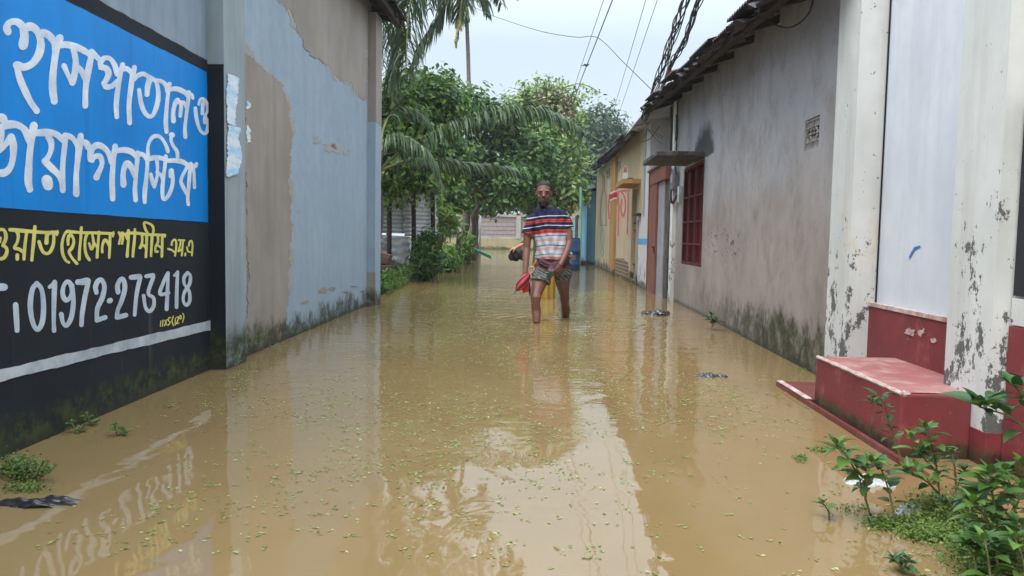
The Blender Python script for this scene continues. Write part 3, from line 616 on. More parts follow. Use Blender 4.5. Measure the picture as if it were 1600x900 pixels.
for z_ in (.83, 1.12, 1.45): yb(mb, wy0+.01, wy1-.01, z_, z_+.022, xf-.034, xf-.022)
for k in range(7): yq = wy0+.07+k*(wy1-wy0-.14)/6; mb.tube([(xf-.028, yq, wz0+.04), (xf-.028, yq, wz1-.04)], .007, 6)
mb.build('bars', m_maroon, win)
# concrete canopy over the window
mb = MB(); cy0 = GREY.hit(1101, 235).y; mb.box(1.33, 1.93, cy0, cy0+1.28, 1.895, 1.957); c_ = mb.build('canopy', m_conc, t)
bv = c_.modifiers.new('b', 'BEVEL'); bv.width = .012; bv.segments = 2
# moulded ventilation block
vc, vy, vh = GREY.x((vy0+vy1)/2)+.02, (vy0+vy1)/2, (vz0+vz1)/2; hw, hh = (vy1-vy0)/2, (vz1-vz0)/2
mb = MB(); 
for (a0, a1, b0, b1) in ((vy0+.002, vy1-.002, vz0+.002, vz0+.02), (vy0+.002, vy1-.002, vz1-.02, vz1-.002), (vy0+.002, vy0+.016, vz0+.02, vz1-.02), (vy1-.016, vy1-.002, vz0+.02, vz1-.02), (vy0+.016, vy1-.016, vz0+.05, vz0+.064), (vy0+.016, vy1-.016, vz1-.064, vz1-.05)): mb.box(vc-.012, vc+.03, a0, a1, b0, b1)
k = 0
while vy0+.022+k*.024 < vy1-.02: 
    for zz in (vz0+.02, vz1-.05): mb.box(vc-.008, vc+.028, vy0+.022+k*.024, vy0+.034+k*.024, zz+.001, zz+.029)
    k += 1
for i in range(8):
    an = i*math.pi/4; cc = Vector((vc, vy+math.cos(an)*hw*.48, vh+math.sin(an)*hh*.42))
    mb.ball(cc, .012, hw*.22, hh*.12, 10, 6, Matrix.Rotation(-an, 3, 'X'))
mb.ball((vc-.002, vy, vh), .016, hw*.16, hh*.12, 10, 6)
for sy in (-1, 1):
    for sz in (-1, 1): mb.tube([(vc, vy+sy*hw*.9, vh+sz*hh*.25), (vc, vy+sy*hw*.55, vh+sz*hh*.58), (vc, vy+sy*hw*.2, vh+sz*hh*.6)], .010, 6)
mb.build('vent_block', simple('dusty moulded cement', lin(150, 146, 144), lin(108, 102, 100), .9, 20), t)
mb = MB(); mb.box(vc+.05, vc+.056, vy0+.001, vy1-.001, vz0+.001, vz1-.001); mb.build('vent_shade', m_dark, t)  # dark sheet painted as the shade behind the block
ez = lambda y_: 2.60+.30*(y_-5.55)/6.1
mb = MB(); corr(mb, 4.55, 11.95, 1.44, 3.8, ez, lambda y_: ez(y_)+.75, .076, .012, .05, 9); mb.build('roof', m_tinroof, t)
mb = MB(); mb.add([(1.55, 4.7, ez(4.7)-.075), (1.61, 4.7, ez(4.7)-.075), (1.61, 11.9, ez(11.9)-.075), (1.55, 11.9, ez(11.9)-.075), (1.55, 4.7, ez(4.7)), (1.61, 4.7, ez(4.7)), (1.61, 11.9, ez(11.9)), (1.55, 11.9, ez(11.9))], [(0, 1, 2, 3), (4, 7, 6, 5), (0, 4, 5, 1), (3, 2, 6, 7), (0, 3, 7, 4), (1, 5, 6, 2)])
for k in range(10):
    yy = 4.8+k*.78; e0 = ez(yy)-.02
    mb.add([(1.5, yy, e0-.07), (1.5, yy+.05, e0-.07), (2.6, yy+.05, e0+.27), (2.6, yy, e0+.27), (1.5, yy, e0-.005), (1.5, yy+.05, e0-.005), (2.6, yy+.05, e0+.335), (2.6, yy, e0+.335)], [(0, 1, 2, 3), (4, 7, 6, 5), (0, 4, 5, 1), (3, 2, 6, 7), (0, 3, 7, 4), (1, 5, 6, 2)])
mb.build('rafters', m_darkwood, t)
# torn edge pieces of old sheet drooping under the eave
for k in range(16):
    yy = 4.9+k*.44+rnd.uniform(-.1, .1); l = rnd.uniform(.18, .42); d = rnd.uniform(.02, .10); x0 = 1.44+rnd.uniform(-.05, .05); z0 = ez(yy)-.02
    mb = MB(); mb.grid(lambda u, v: (x0+.02*math.sin(9*u)+.30*v, yy+l*u, z0-d*(1-v)*(.6+.4*math.sin(5*u+k))+.06*v+.008*math.sin(40*u)), 8, 3); mb.build('torn_sheeting', m_tinroof, t)

# ------------------------------------------------------------------ right foreground: whitewashed shop front with red step
t = thing('white_shop', 'whitewashed shop front with peeling pillars, white door and red plinth, nearest on the right', 'building', (2.3, 3, 0))
mb = MB()
mb.box(1.945, 4.6, 4.56, 4.885, -.4, 4.2); mb.box(1.955, 4.6, 3.10, 4.56, 2.75, 4.2); mb.box(2.03, 4.6, 3.10, 4.56, -.4, 2.75); mb.box(1.875, 4.6, .2, 3.095, -.4, 4.2)
mb.build('wall', m_white, t)
pl = MB(); pl.box(1.80, 2.03, 4.55, 4.88, -.4, 4.15); o = pl.build('pillar', m_white_ochre, t); o['label'] = 'far pillar with ochre stain'
pl = MB(); pl.box(1.80, 2.03, 3.10, 3.44, .12, 4.15); o = pl.build('pillar', m_white, t); o['label'] = 'near pillar scabbed with grey patches'
pl = MB(); pl.box(1.796, 2.03, 3.094, 3.444, -.4, .14); pl.build('pillar_foot', m_red, t)
mb = MB(); mb.box(1.955, 1.985, 3.445, 4.545, .53, 2.74); dr = mb.build('door', m_door, t)
mb = MB(); mb.box(1.947, 1.953, 4.515, 4.525, .53, 2.74); mb.box(1.947, 1.953, 3.445, 4.545, .505, .522); mb.build('door_gap_shade', m_dark, dr)  # dark strips painted as shade in the gaps round the door
mb = strokes(Plane(1.955, 3.4, 1.955, 4.5, -1), [((2.5, 1200, 380), [(7, [(553, 55), (563, 35), (575, 20), (592, 14)]), (9, [(572, 20), (590, 13)])])], .004); mb.build('paint_mark', simple('blue paint daub', lin(30, 130, 215), None, .5), dr)
rz = at_x(1365, 473, 1.93).z
mb = MB(); mb.box(1.925, 2.03, 3.442, 4.548, .1, rz-.022); mb.build('door_sill', m_red, t)
mb = MB(); mb.box(1.918, 2.03, 3.442, 4.548, rz-.022, rz); mb.build('door_sill', m_rim, t)
ph = .58
for k in range(4):
    mb = MB(); z0 = -.4+.0 if k == 0 else .02+(k-1)*.187; z1 = .017 if k == 0 else z0+.184
    mb.box(1.858-.002*(k % 2), 1.90, 0.2, 3.085, z0, z1); mb.build('plinth', m_red, t)
mb = MB(); mb.box(1.862, 1.9, .2, 3.085, .585, .69); mb.build('window_ledge', m_white, t)
mb = MB(); mb.box(1.862, 1.874, .3, 3.08, .70, 1.45); mb.build('shutter', simple('blue black shutter', (.012, .014, .02), (.02, .02, .026), .5), t)
for pts_ in ([(1414, 522), (1420, 514), (1428, 517), (1426, 526), (1418, 528)], [(1434, 518), (1444, 514), (1446, 521), (1437, 524)], [(1455, 531), (1459, 528), (1461, 532), (1457, 535)]): ragged(Plane(1.925, 3.4, 1.925, 4.6, -1), pts_, .004, 1.6, 1.5).build('scuff', m_rim, t)
# step with bevelled worn edges
t2 = thing('red_step', 'red oxide cement step with worn pale top below the white door', 'step', (1.7, 3.7, 0))
sx, sy0, sy1, sz = 1.508, 3.205, 4.20, .272
mb = MB(); mb.add([(sx-.015, sy0-.01, -.4), (1.80, sy0-.01, -.4), (1.80, 4.2, -.4), (sx-.015, 4.2, -.4), (sx, sy0, sz), (1.80, sy0, sz), (1.80, sy1, sz), (sx, sy1, sz)], [(0, 3, 2, 1), (4, 5, 6, 7), (0, 1, 5, 4), (1, 2, 6, 5), (2, 3, 7, 6), (3, 0, 4, 7)])
mb.box(1.80, 1.925, 3.443, 4.20, .0, sz)
st = mb.build('block', m_red, t2); bv = st.modifiers.new('b', 'BEVEL'); bv.width = .014; bv.segments = 3
mb = MB(); mb.grid(lambda u, v: (sx+.012+.287*v, sy0+.010+(sy1-sy0-.02)*u, sz+.0025+.0006*math.sin(u*9+v*3)), 12, 6); mb.add([(1.7995, 3.45, sz+.003), (1.924, 3.45, sz+.003), (1.924, 4.19, sz+.003), (1.7995, 4.19, sz+.003)], [(0, 1, 2, 3)]); mb.build('tread', m_redtop, t2)
mb = MB(); q = [Vector((sx+.004+rnd.uniform(-.003, .003), sy0+.01+(sy1-sy0-.02)*i/16, sz-.002)) for i in range(17)]; mb.tube(q, [rnd.uniform(.007, .013) for _ in q], 6); 
q = [Vector((sx+.01+.03*i/5, sy0+.008, sz-.003)) for i in range(6)]; mb.tube(q, [.012, .016, .013, .012, .008, .005], 6); mb.build('nosing', m_rim, t2)
t3 = thing('low_curb', 'low red cement apron awash at the foot of the red step', 'curb', (1.6, 4.4, 0))
mb = MB(); mb.box(1.470, 1.80, 4.21, 4.74, -.4, .028); mb.build('slab', m_redwet, t3)
mb = MB(); mb.box(1.462, 1.486, 2.85, 4.742, -.4, .024); mb.build('lip', m_redwet, t3)
mb = MB(); mb.box(1.464, 1.500, 4.215, 4.74, .029, .034); mb.build('worn_edge', m_rim, t3)

# ------------------------------------------------------------------ right, farther: gate, white house, yellow house, blue shed
t = thing('white_house', 'narrow white house with blue stripes and pale tin roof, between orange gate and yellow house', 'building', (2, 14, 0))
mb = MB(); mb.box(1.80, 4.5, 13.32, 14.9, -.4, 2.95); mb.box(2.12, 4.5, 11.46, 13.318, -.4, 2.95); mb.build('wall', m_whouse, t)
m_bstripe = simple('sky blue stripe paint', lin(90, 160, 205), lin(80, 140, 190), .7)
mb = MB(); mb.box(1.795, 1.805, 13.33, 14.88, .80, .90); mb.box(2.115, 2.125, 11.5, 13.31, .82, .90); mb.build('stripe', m_bstripe, t)
mb = MB(); mb.box(1.794, 1.806, 13.82, 13.93, 1.3, 2.86); mb.build('stripe', simple('dull blue stripe', lin(110, 140, 190), None, .7), t)
mb = MB(); mb.box(1.793, 1.806, 13.94, 14.895, 1.34, 2.8); mb.build('yellow_patch', m_yell, t)
mb = MB(); corr(mb, 11.9, 14.3, 1.50, 3.6, 2.86, 3.25, .076, .012, .02, 3); mb.build('roof', m_tinpale, t)
mb = MB(); mb.box(1.70, 1.80, 14.25, 14.75, 1.33, 1.37); mb.build('shelf', m_darkwood, t)
mb = MB(); mb.box(1.785, 1.80, 14.60, 14.91, -.3, 1.25); mb.build('bare_edge', m_cement, t)

t = thing('orange_gate', 'orange brown wooden gate half shut beside the end of the grey house', 'gate', (1.82, 12.4, 0))
g = MB(); g.box(1.79, 1.87, 13.22, 13.31, -.4, 1.99); g.box(1.79, 1.87, 11.46, 13.31, 1.80, 2.03); g.box(1.76, 1.90, 11.46, 13.33, 2.032, 2.06); g.build('frame', m_orange, t)
g = MB(); g.box(1.80, 1.845, 12.42, 13.215, -.4, 1.795); lf = g.build('leaf', m_orange, t)
g = MB(); g.tube([(1.795, 12.47+.04*math.cos(a_), .72+.05*math.sin(a_)) for a_ in np.linspace(0, 6.28, 14)], .008, 6); g.box(1.78, 1.80, 12.45, 12.62, .745, .775); g.build('ring_handle', m_darkwood, lf)
g = MB(); g.box(1.835, 2.10, 11.80, 12.415, -.4, 1.795); g.build('jamb', m_steel, t)
g = MB(); g.box(1.85, 2.10, 11.46, 11.795, -.4, 1.795); g.build('jamb', m_conc, t)

t = thing('yellow_house', 'yellow limewashed house with red lettering, ochre pilaster and dark sloping eave', 'building', (2.2, 19, 0))
dy0, dy1 = 14.96, 15.95
mb = MB(); wallface(mb, YELL, 14.91, 24.8, -.4, 3.0, 4.0, [(dy0, dy1, .05, 1.9)], depth=.12); mb.build('wall', m_yell, t)
mb = MB()
for k in range(5): mb.box(YELL.x(15.4)+.06, YELL.x(15.4)+.09, dy0+.01+k*.196, dy0+.19+k*.196, .06, 1.89)
d_ = mb.build('door', simple('olive plank door', lin(150, 132, 90), lin(120, 104, 70), .8, 6), t)
for z_ in (.35, 1.05, 1.2): mb = MB(); mb.box(YELL.x(15.4)+.035, YELL.x(15.4)+.06, dy0+.03, dy1-.03, z_, z_+.03); mb.build('bolt', m_darkwood, d_)
mb = MB(); x_ = YELL.x(19.3); mb.box(x_-.06, x_+.1, 18.75, 19.9, -.4, 2.9); mb.build('pilaster', m_ochre, t)
mb = MB(); mb.box(x_-.066, x_+.1, 18.745, 19.905, 1.85, 2.06); pb = mb.build('band', m_white, t)
mb = MB(); mb.box(x_-.070, x_+.1, 18.742, 19.908, 1.89, 2.02); mb.build('band', simple('red band', lin(176, 44, 50), None, .6), pb)
mb = MB(); mb.box(1.46, 1.86, 14.42, 15.95, 1.93, 2.015); mb.build('canopy', m_ochre, t)
mb = MB(); mb.box(1.60, 1.70, 14.9, 15.2, 2.016, 2.07); mb.build('pot', m_darkwood, t)
ez2 = lambda y_: 2.80+.36*(y_-11.9)/12.7
mb = MB(); corr(mb, 14.0, 25.3, 1.50, 3.6, ez2, lambda y_: ez2(y_)+.7, .12, .016, .06, 9); mb.build('roof', m_tinroof, t)
mb = MB(); mb.add([(1.55, 14.1, ez2(14.1)-.09), (1.63, 14.1, ez2(14.1)-.09), (1.63, 25.2, ez2(25.2)-.09), (1.55, 25.2, ez2(25.2)-.09), (1.55, 14.1, ez2(14.1)-.01), (1.63, 14.1, ez2(14.1)-.01), (1.63, 25.2, ez2(25.2)-.01), (1.55, 25.2, ez2(25.2)-.01)], [(0, 1, 2, 3), (4, 7, 6, 5), (0, 4, 5, 1), (3, 2, 6, 7), (0, 3, 7, 4), (1, 5, 6, 2)])
mb.build('rafters', m_darkwood, t)
m_redp = simple('faded red wall lettering', lin(168, 84, 74), lin(186, 120, 104), .7, 4)
PX = (1, 0, 0)
RED = [[(957, 301), (970, 298.5), (984, 296)], [(960, 300), (963, 312), (961, 330), (959, 346)], [(966, 299), (966.4, 330), (965.5, 367)], [(971, 299), (976.5, 310), (977, 326), (973, 338), (970, 324), (971.5, 312)], [(981.5, 297), (981, 330), (980, 365)], [(953, 303), (950.5, 322), (952, 342)]]
mb = strokes(YELL, [(PX, [(4.6, p_) for p_ in RED])], .004); mb.build('letter_outline', simple('pale letter outline', lin(214, 196, 186), None, .7), t)
mb = strokes(YELL, [(PX, [(3.2, p_) for p_ in RED])], .007); mb.build('lettering', m_redp, t)
m_blk = simple('black wall lettering', (.03, .03, .04), None, .7)
for L_ in ([(.9, [(947, 272), (950, 268), (949, 278)]), (.9, [(951, 265), (953, 272), (951, 279)]), (.8, [(946, 268), (954, 263)])], [(1.0, [(961, 258), (970, 252)]), (.9, [(963, 257), (964, 265), (962, 262)]), (.9, [(966, 255), (968, 263), (966, 268)]), (.8, [(969, 253), (969, 262)])]): strokes(YELL, [(PX, L_)], .006).build('lettering', m_blk, t)
mb = ragged(YELL, [(973, 279), (973, 265), (976, 258), (979, 259), (981.5, 268), (981.5, 279)], .004, .1, 2); mb.build('emblem', m_white, t)
mb = ragged(YELL, [(974, 270), (974.5, 264), (976.5, 260), (978.5, 261), (980.5, 269)], .006, .1, 2); mb.build('emblem', m_redp, t)
mb = strokes(YELL, [(PX, [(.8, [(943, 275), (942, 279), (942, 297), (939.7, 310), (938.6, 326), (938.6, 342), (938.8, 352)]), (.8, [(943, 275), (944.8, 279), (944.8, 297), (946.8, 309), (946.8, 352)]), (.7, [(938.8, 352), (946.8, 352)])])], .006); mb.build('bottle_outline', simple('thin dark outline paint', lin(70, 76, 100), None, .7), t)
mb = strokes(YELL, [(PX, [(1.0, [(941, 357), (938.6, 366), (939, 378), (941, 385), (943, 378), (943, 366), (941, 357)]), (1.0, [(941, 385), (938.8, 393), (941, 401), (943, 393), (941, 385)])])], .006); mb.build('loop_mark', simple('teal outline paint', lin(100, 160, 140), None, .7), t)
a = M('exposed brick', .9); bk_ = a.n('ShaderNodeTexBrick'); q = a.n('ShaderNodeCombineXYZ'); o_ = a.xyz(); a.nt.links.new(o_[1], q.inputs[0]); a.nt.links.new(o_[2], q.inputs[1]); a.nt.links.new(q.outputs[0], bk_.inputs['Vector']); bk_.inputs['Scale'].default_value = 1; bk_.inputs['Brick Width'].default_value = .25; bk_.inputs['Row Height'].default_value = .08; bk_.inputs['Mortar Size'].default_value = .012
bk_.inputs['Color1'].default_value = lin(112, 90, 70); bk_.inputs['Color2'].default_value = lin(84, 70, 56); bk_.inputs['Mortar'].default_value = lin(150, 132, 104); a.col(bk_.outputs[0]); m_brick = a.m
mb = ragged(YELL, [(958, 404), (966, 405), (972, 408), (981, 412), (982, 436), (976, 434), (966, 431), (958, 428)], .004, 1.4, 2); mb.build('bare_brick', m_brick, t)

t = thing('blue_shed', 'pale blue shed with a dark roof beyond the yellow house', 'building', (2, 28, 0))
mb = MB(); mb.box(1.46, 4.5, 25.6, 30.5, -.4, 2.45); mb.build('wall', m_teal, t)
mb = MB(); mb.box(1.42, 1.46, 25.55, 26.6, -.4, 2.44); mb.build('post', simple('strong blue post', lin(70, 130, 170), None, .7), t)
mb = MB(); corr(mb, 25.4, 31, 1.05, 3.5, 2.42, 3.0, .12, .016, .03, 4); mb.build('roof', m_tinroof, t)
mb = MB(); mb.box(1.0, 1.44, 25.5, 29, -.4, .12); mb.build('ledge', m_conc, t)
p = at_y(905, 423, 20.6); mb = MB(); mb.tube([(p.x, p.y, -.4), (p.x+.01, p.y, 1.2), (p.x-.01, p.y, 2.25)], .035, 8); tag(mb.build('pipe_post', simple('pale green pipe paint', lin(120, 170, 150), None, .5)), 'slim pale green upright pipe standing in the water beside the blue drum', 'post')
p = at_y(889, 423, 20.6); t = thing('drum', 'blue plastic drum standing in the water behind the man in the striped shirt', 'drum', (p.x, p.y, 0))
m_drum = simple('blue drum plastic', lin(44, 82, 130), lin(36, 66, 108), .45, 4)
mb = MB(); mb.loft([((p.x, p.y, z_), r_, r_) for z_, r_ in ((-.3, .27), (-.2, .285), (.15, .285), (.17, .297), (.20, .297), (.22, .285), (.50, .285), (.52, .297), (.55, .297), (.57, .285), (.80, .285), (.84, .275), (.86, .25))], 28); mb.build('body', m_drum, t, True)
mb = MB(); mb.loft([((p.x, p.y, z_), r_, r_) for z_, r_ in ((.855, .27), (.885, .27), (.89, .255))], 28); mb.build('lid', m_drum, t)
mb = MB(); pl_ = p+Vector((.10, -.275, .36)); mb.add([pl_+Vector(v) for v in ((-.06, -.012, -.07), (.06, .02, -.07), (.06, .02, .07), (-.06, -.012, .07))], [(0, 1, 2, 3)]); mb.build('faded_label', simple('faded label', lin(110, 96, 80), None, .8), t)
t = thing('far_house', 'small far house with a yellowish wall glimpsed behind the bushy tree', 'building', (1.9, 40, 0))
mb = MB(); mb.box(1.2, 5.5, 39, 44, -.4, 2.6); mb.build('wall', m_yell, t)
mb = MB(); mb.box(1.42, 1.78, 38.97, 39.02, .2, 1.9); mb.build('door', m_teal, t)
mb = MB(); corr(mb, 38.6, 44.4, .9, 3.4, 2.6, 3.3, .12, .016, .02, 3); mb.build('roof', m_tinroof, t)
p = at_y(900, 400, 30); mb = MB(); mb.box(p.x-.06, p.x+.06, 29.95, 30.05, -.4, 1.75); mb.box(p.x-.02, p.x+.35, 29.97, 30.03, 1.65, 1.78); tag(mb.build('gate_post', m_orange), 'rust red wooden gate post seen past the man above the blue drum', 'post')

# ------------------------------------------------------------------ far end: boundary wall with lattice
t = thing('boundary_wall', 'low concrete wall with grey brown lattice panels between white posts across the lane end', 'wall', (-3, 52, 0))
mb = MB(); mb.box(-9, 4.5, 52, 52.25, -.4, .73); mb.build('footing', plaster('mossy pale concrete', lin(164, 150, 116), lin(146, 134, 100), lin(120, 110, 80), .6, moss_h=.2), t)
mb = MB(); mb.box(-9, 4.5, 52.06, 52.2, .73, .85); mb.box(-9, 4.5, 52.02, 52.25, 2.22, 2.42); m_dull = plaster('dull lime wash', lin(164, 158, 152), lin(140, 134, 128)); mb.build('rail', m_dull, t)
mb = MB(); mb.box(-9, 4.5, 52.13, 52.19, .85, 2.22); mb.build('panel', simple('woven bamboo panel', lin(160, 142, 136), lin(134, 116, 110), .85, 7), t)
for px in (-8.2, -5.65, -1.75, 1.6): 
    mb = MB(); mb.box(px-.16, px+.16, 51.97, 52.3, .732, 2.5); mb.build('post', m_dull, t)
mb = MB()
for k in range(44): mb.box(-8.9+k*.31, -8.882+k*.31, 52.10, 52.125, .85, 2.22)
for z_ in (1.05, 1.32, 1.6, 1.9): mb.box(-9, 4.5, 52.095, 52.12, z_, z_+.02)
mb.build('lattice', m_tinpale, t)

# ------------------------------------------------------------------ left bank: tin fence, bricks, stakes, gutter
t = thing('tin_fence', 'patched grey corrugated tin fence on rusty posts behind the blue building', 'fence', (-3, 16, .2))
def sheet(px0, px1, py0, py1, Y0, Y1, name, wl=.085, am=.016, crump=0.0):
    a0, a1, b0, b1 = at_y(px0, py0, Y0), at_y(px1, py0+2, Y1), at_y(px0, py1, Y0), at_y(px1, py1+1, Y1); ph_ = rnd.uniform(0, 6)
    def fn(u, v):
        p = (b0.lerp(b1, u)).lerp(a0.lerp(a1, u), v); w_ = am*math.sin(2*math.pi*p.z/wl+ph_)
        if crump: w_ += crump*(math.sin(u*7+v*5)+.6*math.sin(u*13-v*19)+.5*math.sin(v*31+u*4))
        return (p.x+.03*math.sin(v*23)*(u in (0, 1)), p.y+w_, p.z)
    mb = MB(); mb.grid(fn, 24, 90); return mb.build(name, m_tingrey, t, True)
sheet(585, 634, 296, 364, 15.3, 15.9, 'tin_sheet'); sheet(631, 683, 292, 369, 15.8, 16.6, 'tin_sheet'); sheet(585, 610, 366, 405, 15.3, 15.6, 'tin_sheet', .3, .01, .01)
sheet(606, 642, 368, 424, 15.5, 16.0, 'tin_sheet', .16, .012, .018)
for px, y0_, Y in ((608, 288, 15.42), (646, 290, 15.85), (676, 300, 16.35)):
    a_, b_ = at_y(px, y0_, Y), at_y(px, 420, Y); mb = MB(); mb.tube([b_-Vector((0, 0, .3)), a_.lerp(b_, .5)+Vector((.01, 0, 0)), a_], .05, 7); mb.build('post', m_darkwood, t)
m_bk = plaster('old wet brick', lin(92, 68, 56), lin(70, 56, 48), fine=1.2)
bx = MB(); bx.box(-.125, .125, -.06, .06, -.037, .037); bme = bx.mesh('loose_brick'); bme.materials.append(m_bk)
for i, (px, py, Y, rz_, ry_, lab) in enumerate(((596, 418, 12.3, .2, 0, 'brown brick lying lowest in the pile at the corner of the blue building'), (606, 417, 12.5, -.5, .1, 'brown brick sticking out right at the foot of the pile by the tin fence'), (597, 408, 12.4, .5, -.1, 'brown brick in the middle of the pile at the corner of the blue building'), (600, 399, 12.45, -.2, .25, 'brown brick leaning on top of the pile at the corner of the blue building'), (604, 410, 12.6, .9, .1, 'brown brick wedged at the right of the pile, above the jutting one'))):
    o = bpy.data.objects.new('loose_brick', bme); COL.objects.link(o); o.location = at_y(px, py, Y); o.rotation_euler = (0, ry_, rz_); tag(o, lab, 'brick', 'bricks piled at the corner of the blue building')
stk = MB(); stk.tube([(0, 0, -.5), (.01, 0, .1), (0, .01, .34)], .045, 7); sme = stk.mesh('wooden_stake'); sme.materials.append(m_darkwood)
STK = [(699, 422), (718, 416), (726, 413), (733, 410), (738, 408), (742, 407), (746, 405)]
for i, (px, py) in enumerate(STK):
    o = bpy.data.objects.new('wooden_stake', sme); COL.objects.link(o); o.location = at_z(px, py); o.scale = (1, 1, rnd.uniform(.7, 1.2)); o.rotation_euler = (rnd.gauss(0, .06), rnd.gauss(0, .06), i)
    tag(o, ('short dark stake standing alone in the water, nearest of the row along the bank' if i == 0 else 'short dark stake at the far end of the row, beside the green gutter' if i == 6 else 'short dark stake in the middle of the row along the bank edge'), 'stake', 'stakes along the bank edge')
def pole(name, pts, r, m, lab, cat):
    mb = MB(); mb.tube(pts, r, 7); return tag(mb.build(name, m, None, True), lab, cat)
v = at_y; Z = Vector((0, 0, 1))
pole('wooden_post', [v(731, 398, 25)-Z*.4, v(731, 350, 25), v(732, 318, 25)], .085, m_darkwood, 'straight dark post rising into the leaves in front of the lattice wall', 'post')
pole('bamboo_pole', [v(750, 392, 31)-Z*.4, v(750, 360, 31), v(751, 335, 31)], .035, m_steel, 'thin pale pole standing right of the crooked brown trunk', 'pole')
pole('broken_stump', [v(715, 412, 21)-Z*.3, v(716, 385, 21), v(717, 364, 21)], [.08, .07, .06], m_bark, 'broken pale brown stump at the water edge', 'stump')
pole('leaning_stick', [v(681, 418, 18)-Z*.2, v(684, 395, 18), v(687, 370, 18)], .035, m_bark, 'thin brown stick leaning in the bank weeds right of the tin fence', 'stick')
a_, b_ = v(738, 390, 27), v(768, 404, 26); a_.z -= .02; d = (b_-a_); mb = MB(); sN = Vector((0, 1, 0))
mb.grid(lambda u, w_: tuple(a_+d*u+sN*(.22*(w_-.5)*2)+Z*(.10*(2*w_-1)**2)), 8, 10); mb.grid(lambda u, w_: tuple(a_+d*u+sN*(.235*(w_-.5)*2)+Z*(.11*(2*w_-1)**2-.02)), 8, 10)
tag(mb.build('plastic_gutter', simple('green plastic', lin(50, 140, 110), None, .4), None, True), 'green plastic gutter sloping from the bank into the water', 'gutter')

# ------------------------------------------------------------------ trees
def lob(px, py, Y, rx, ry, rd=None):
    c = at_y(px, py, Y); k = Y/F_PX; return (c.x, c.y, c.z, rx*k, (rd or rx)*k, ry*k)
t4 = tree('vine_tangled_tree', 'leafy tree smothered in vines directly behind the blue building', (-3.9, 17.2, .2), [lob(622, 190, 15.2, 40, 48), lob(612, 250, 14.6, 30, 48), lob(652, 225, 15.4, 40, 50), lob(686, 165, 16, 36, 34), lob(640, 268, 15.0, 44, 22), lob(690, 245, 16.6, 36, 40), lob(650, 150, 16, 36, 26)], .06, m_leafA, (.10, .19), 480, 40, .26, 'trees along the left bank')
tree('bushy_tree', 'dark bushy tree in the middle of the row, a long coconut frond hanging in front', (-3.0, 21.5, .1), [lob(725, 172, 21, 46, 30), lob(690, 190, 20, 40, 34), lob(775, 195, 21.5, 44, 34), lob(735, 275, 21, 44, 34), lob(698, 306, 20, 36, 22), lob(790, 285, 21, 46, 28), lob(830, 250, 22, 40, 40)], .10, m_leafC, (.13, .24), 300, 34, .32, 'trees along the left bank', 2.2)
t6 = tree('flowering_vine_tree', 'tree with pale blossom and heart shaped leaves arching over the lane behind the man', (-2.62, 27, .1), [lob(850, 168, 24, 40, 28), lob(880, 176, 24, 20, 32), lob(818, 180, 23.5, 26, 30), lob(842, 218, 23.5, 42, 36), lob(880, 250, 23.5, 28, 40), lob(866, 300, 23, 36, 28), lob(820, 300, 23, 40, 26), lob(896, 296, 23, 12, 20)], .10, m_leafB, (.14, .26), 250, 28, .34, 'trees along the left bank', 2.3)
P, N = crown_pts([lob(866, 160, 23.2, 22, 22), lob(884, 170, 23.2, 16, 28), lob(845, 160, 23.3, 10, 12)], 40, 20, .2)
a_ = leafmat('dry pale blossom', (.20, .16, .10), (.34, .30, .20), (.42, .40, .30), .2, .7); leafobj('blossom', P, N, (.08, .15), a_, t6)
mb = MB(); sp = [at_y(*q) for q in ((868, 150, 23.5), (885, 136, 23.4), (905, 131, 23.3), (922, 136, 23.2), (934, 143, 23.2))]; mb.tube(cr([tuple(p) for p in sp], 5), .012, 5); mb.build('sprig', m_bark, t6)
P = []; 
for k in range(120):
    q = sp[min(3, k % 4)].lerp(sp[min(4, k % 4+1)], rnd.random()); P.append((q.x+rnd.gauss(0, .08), q.y+rnd.gauss(0, .1), q.z-abs(rnd.gauss(0, .14))))
leafobj('sprig_leaves', np.array(P), np.tile([0, -.3, .8], (120, 1)), (.08, .17), m_leafB, t6)
def sprays(t, m, Y, spots, size):
    for px, py, dx, dy in spots:
        ms = MB(); P = []; a_, b_ = at_y(px, py, Y), at_y(px+dx, py+dy, Y-.3); q = [Vector(k) for k in cr([tuple(a_), tuple(a_.lerp(b_, .5)+Z*.08), tuple(b_)], 6)]; ms.tube(q, .010, 5)
        for k in range(46):
            p = q[rnd.randrange(2, len(q))]; P.append((p.x+rnd.gauss(0, .10), p.y+rnd.gauss(0, .12), p.z+rnd.gauss(-.03, .10)))
        st_ = ms.build('spray_stem', m_bark, t); leafobj('spray_leaves', np.array(P), np.tile([0, -.4, .8], (len(P), 1)), size, m, st_)
sprays(t6, m_leafB, 23.3, [(822, 150, -6, -22), (838, 146, 3, -24), (852, 142, 6, -20), (868, 146, 14, -18), (890, 165, 22, -8), (800, 168, -14, -18), (900, 200, 12, -10), (905, 250, 14, 6), (880, 322, 12, 14), (902, 300, 14, 12)], (.10, .19))
sprays(t4, m_leafA, 14.8, [(612, 150, -4, -20), (640, 130, 6, -18), (668, 132, 10, -16), (690, 135, 18, -10), (604, 300, 4, 22), (650, 282, 4, 22), (680, 290, 6, 24), (626, 290, 0, 20), (664, 290, 2, 26)], (.09, .16))
tree('crooked_tree', 'small tree with a crooked brown trunk in front of the lattice wall', (-2.6, 29, -.1), [lob(745, 312, 29, 40, 18), lob(775, 318, 29, 30, 14), lob(715, 310, 29, 26, 18)], .11, m_leafC, (.14, .24), 70, 30, .3, 'trees along the left bank')
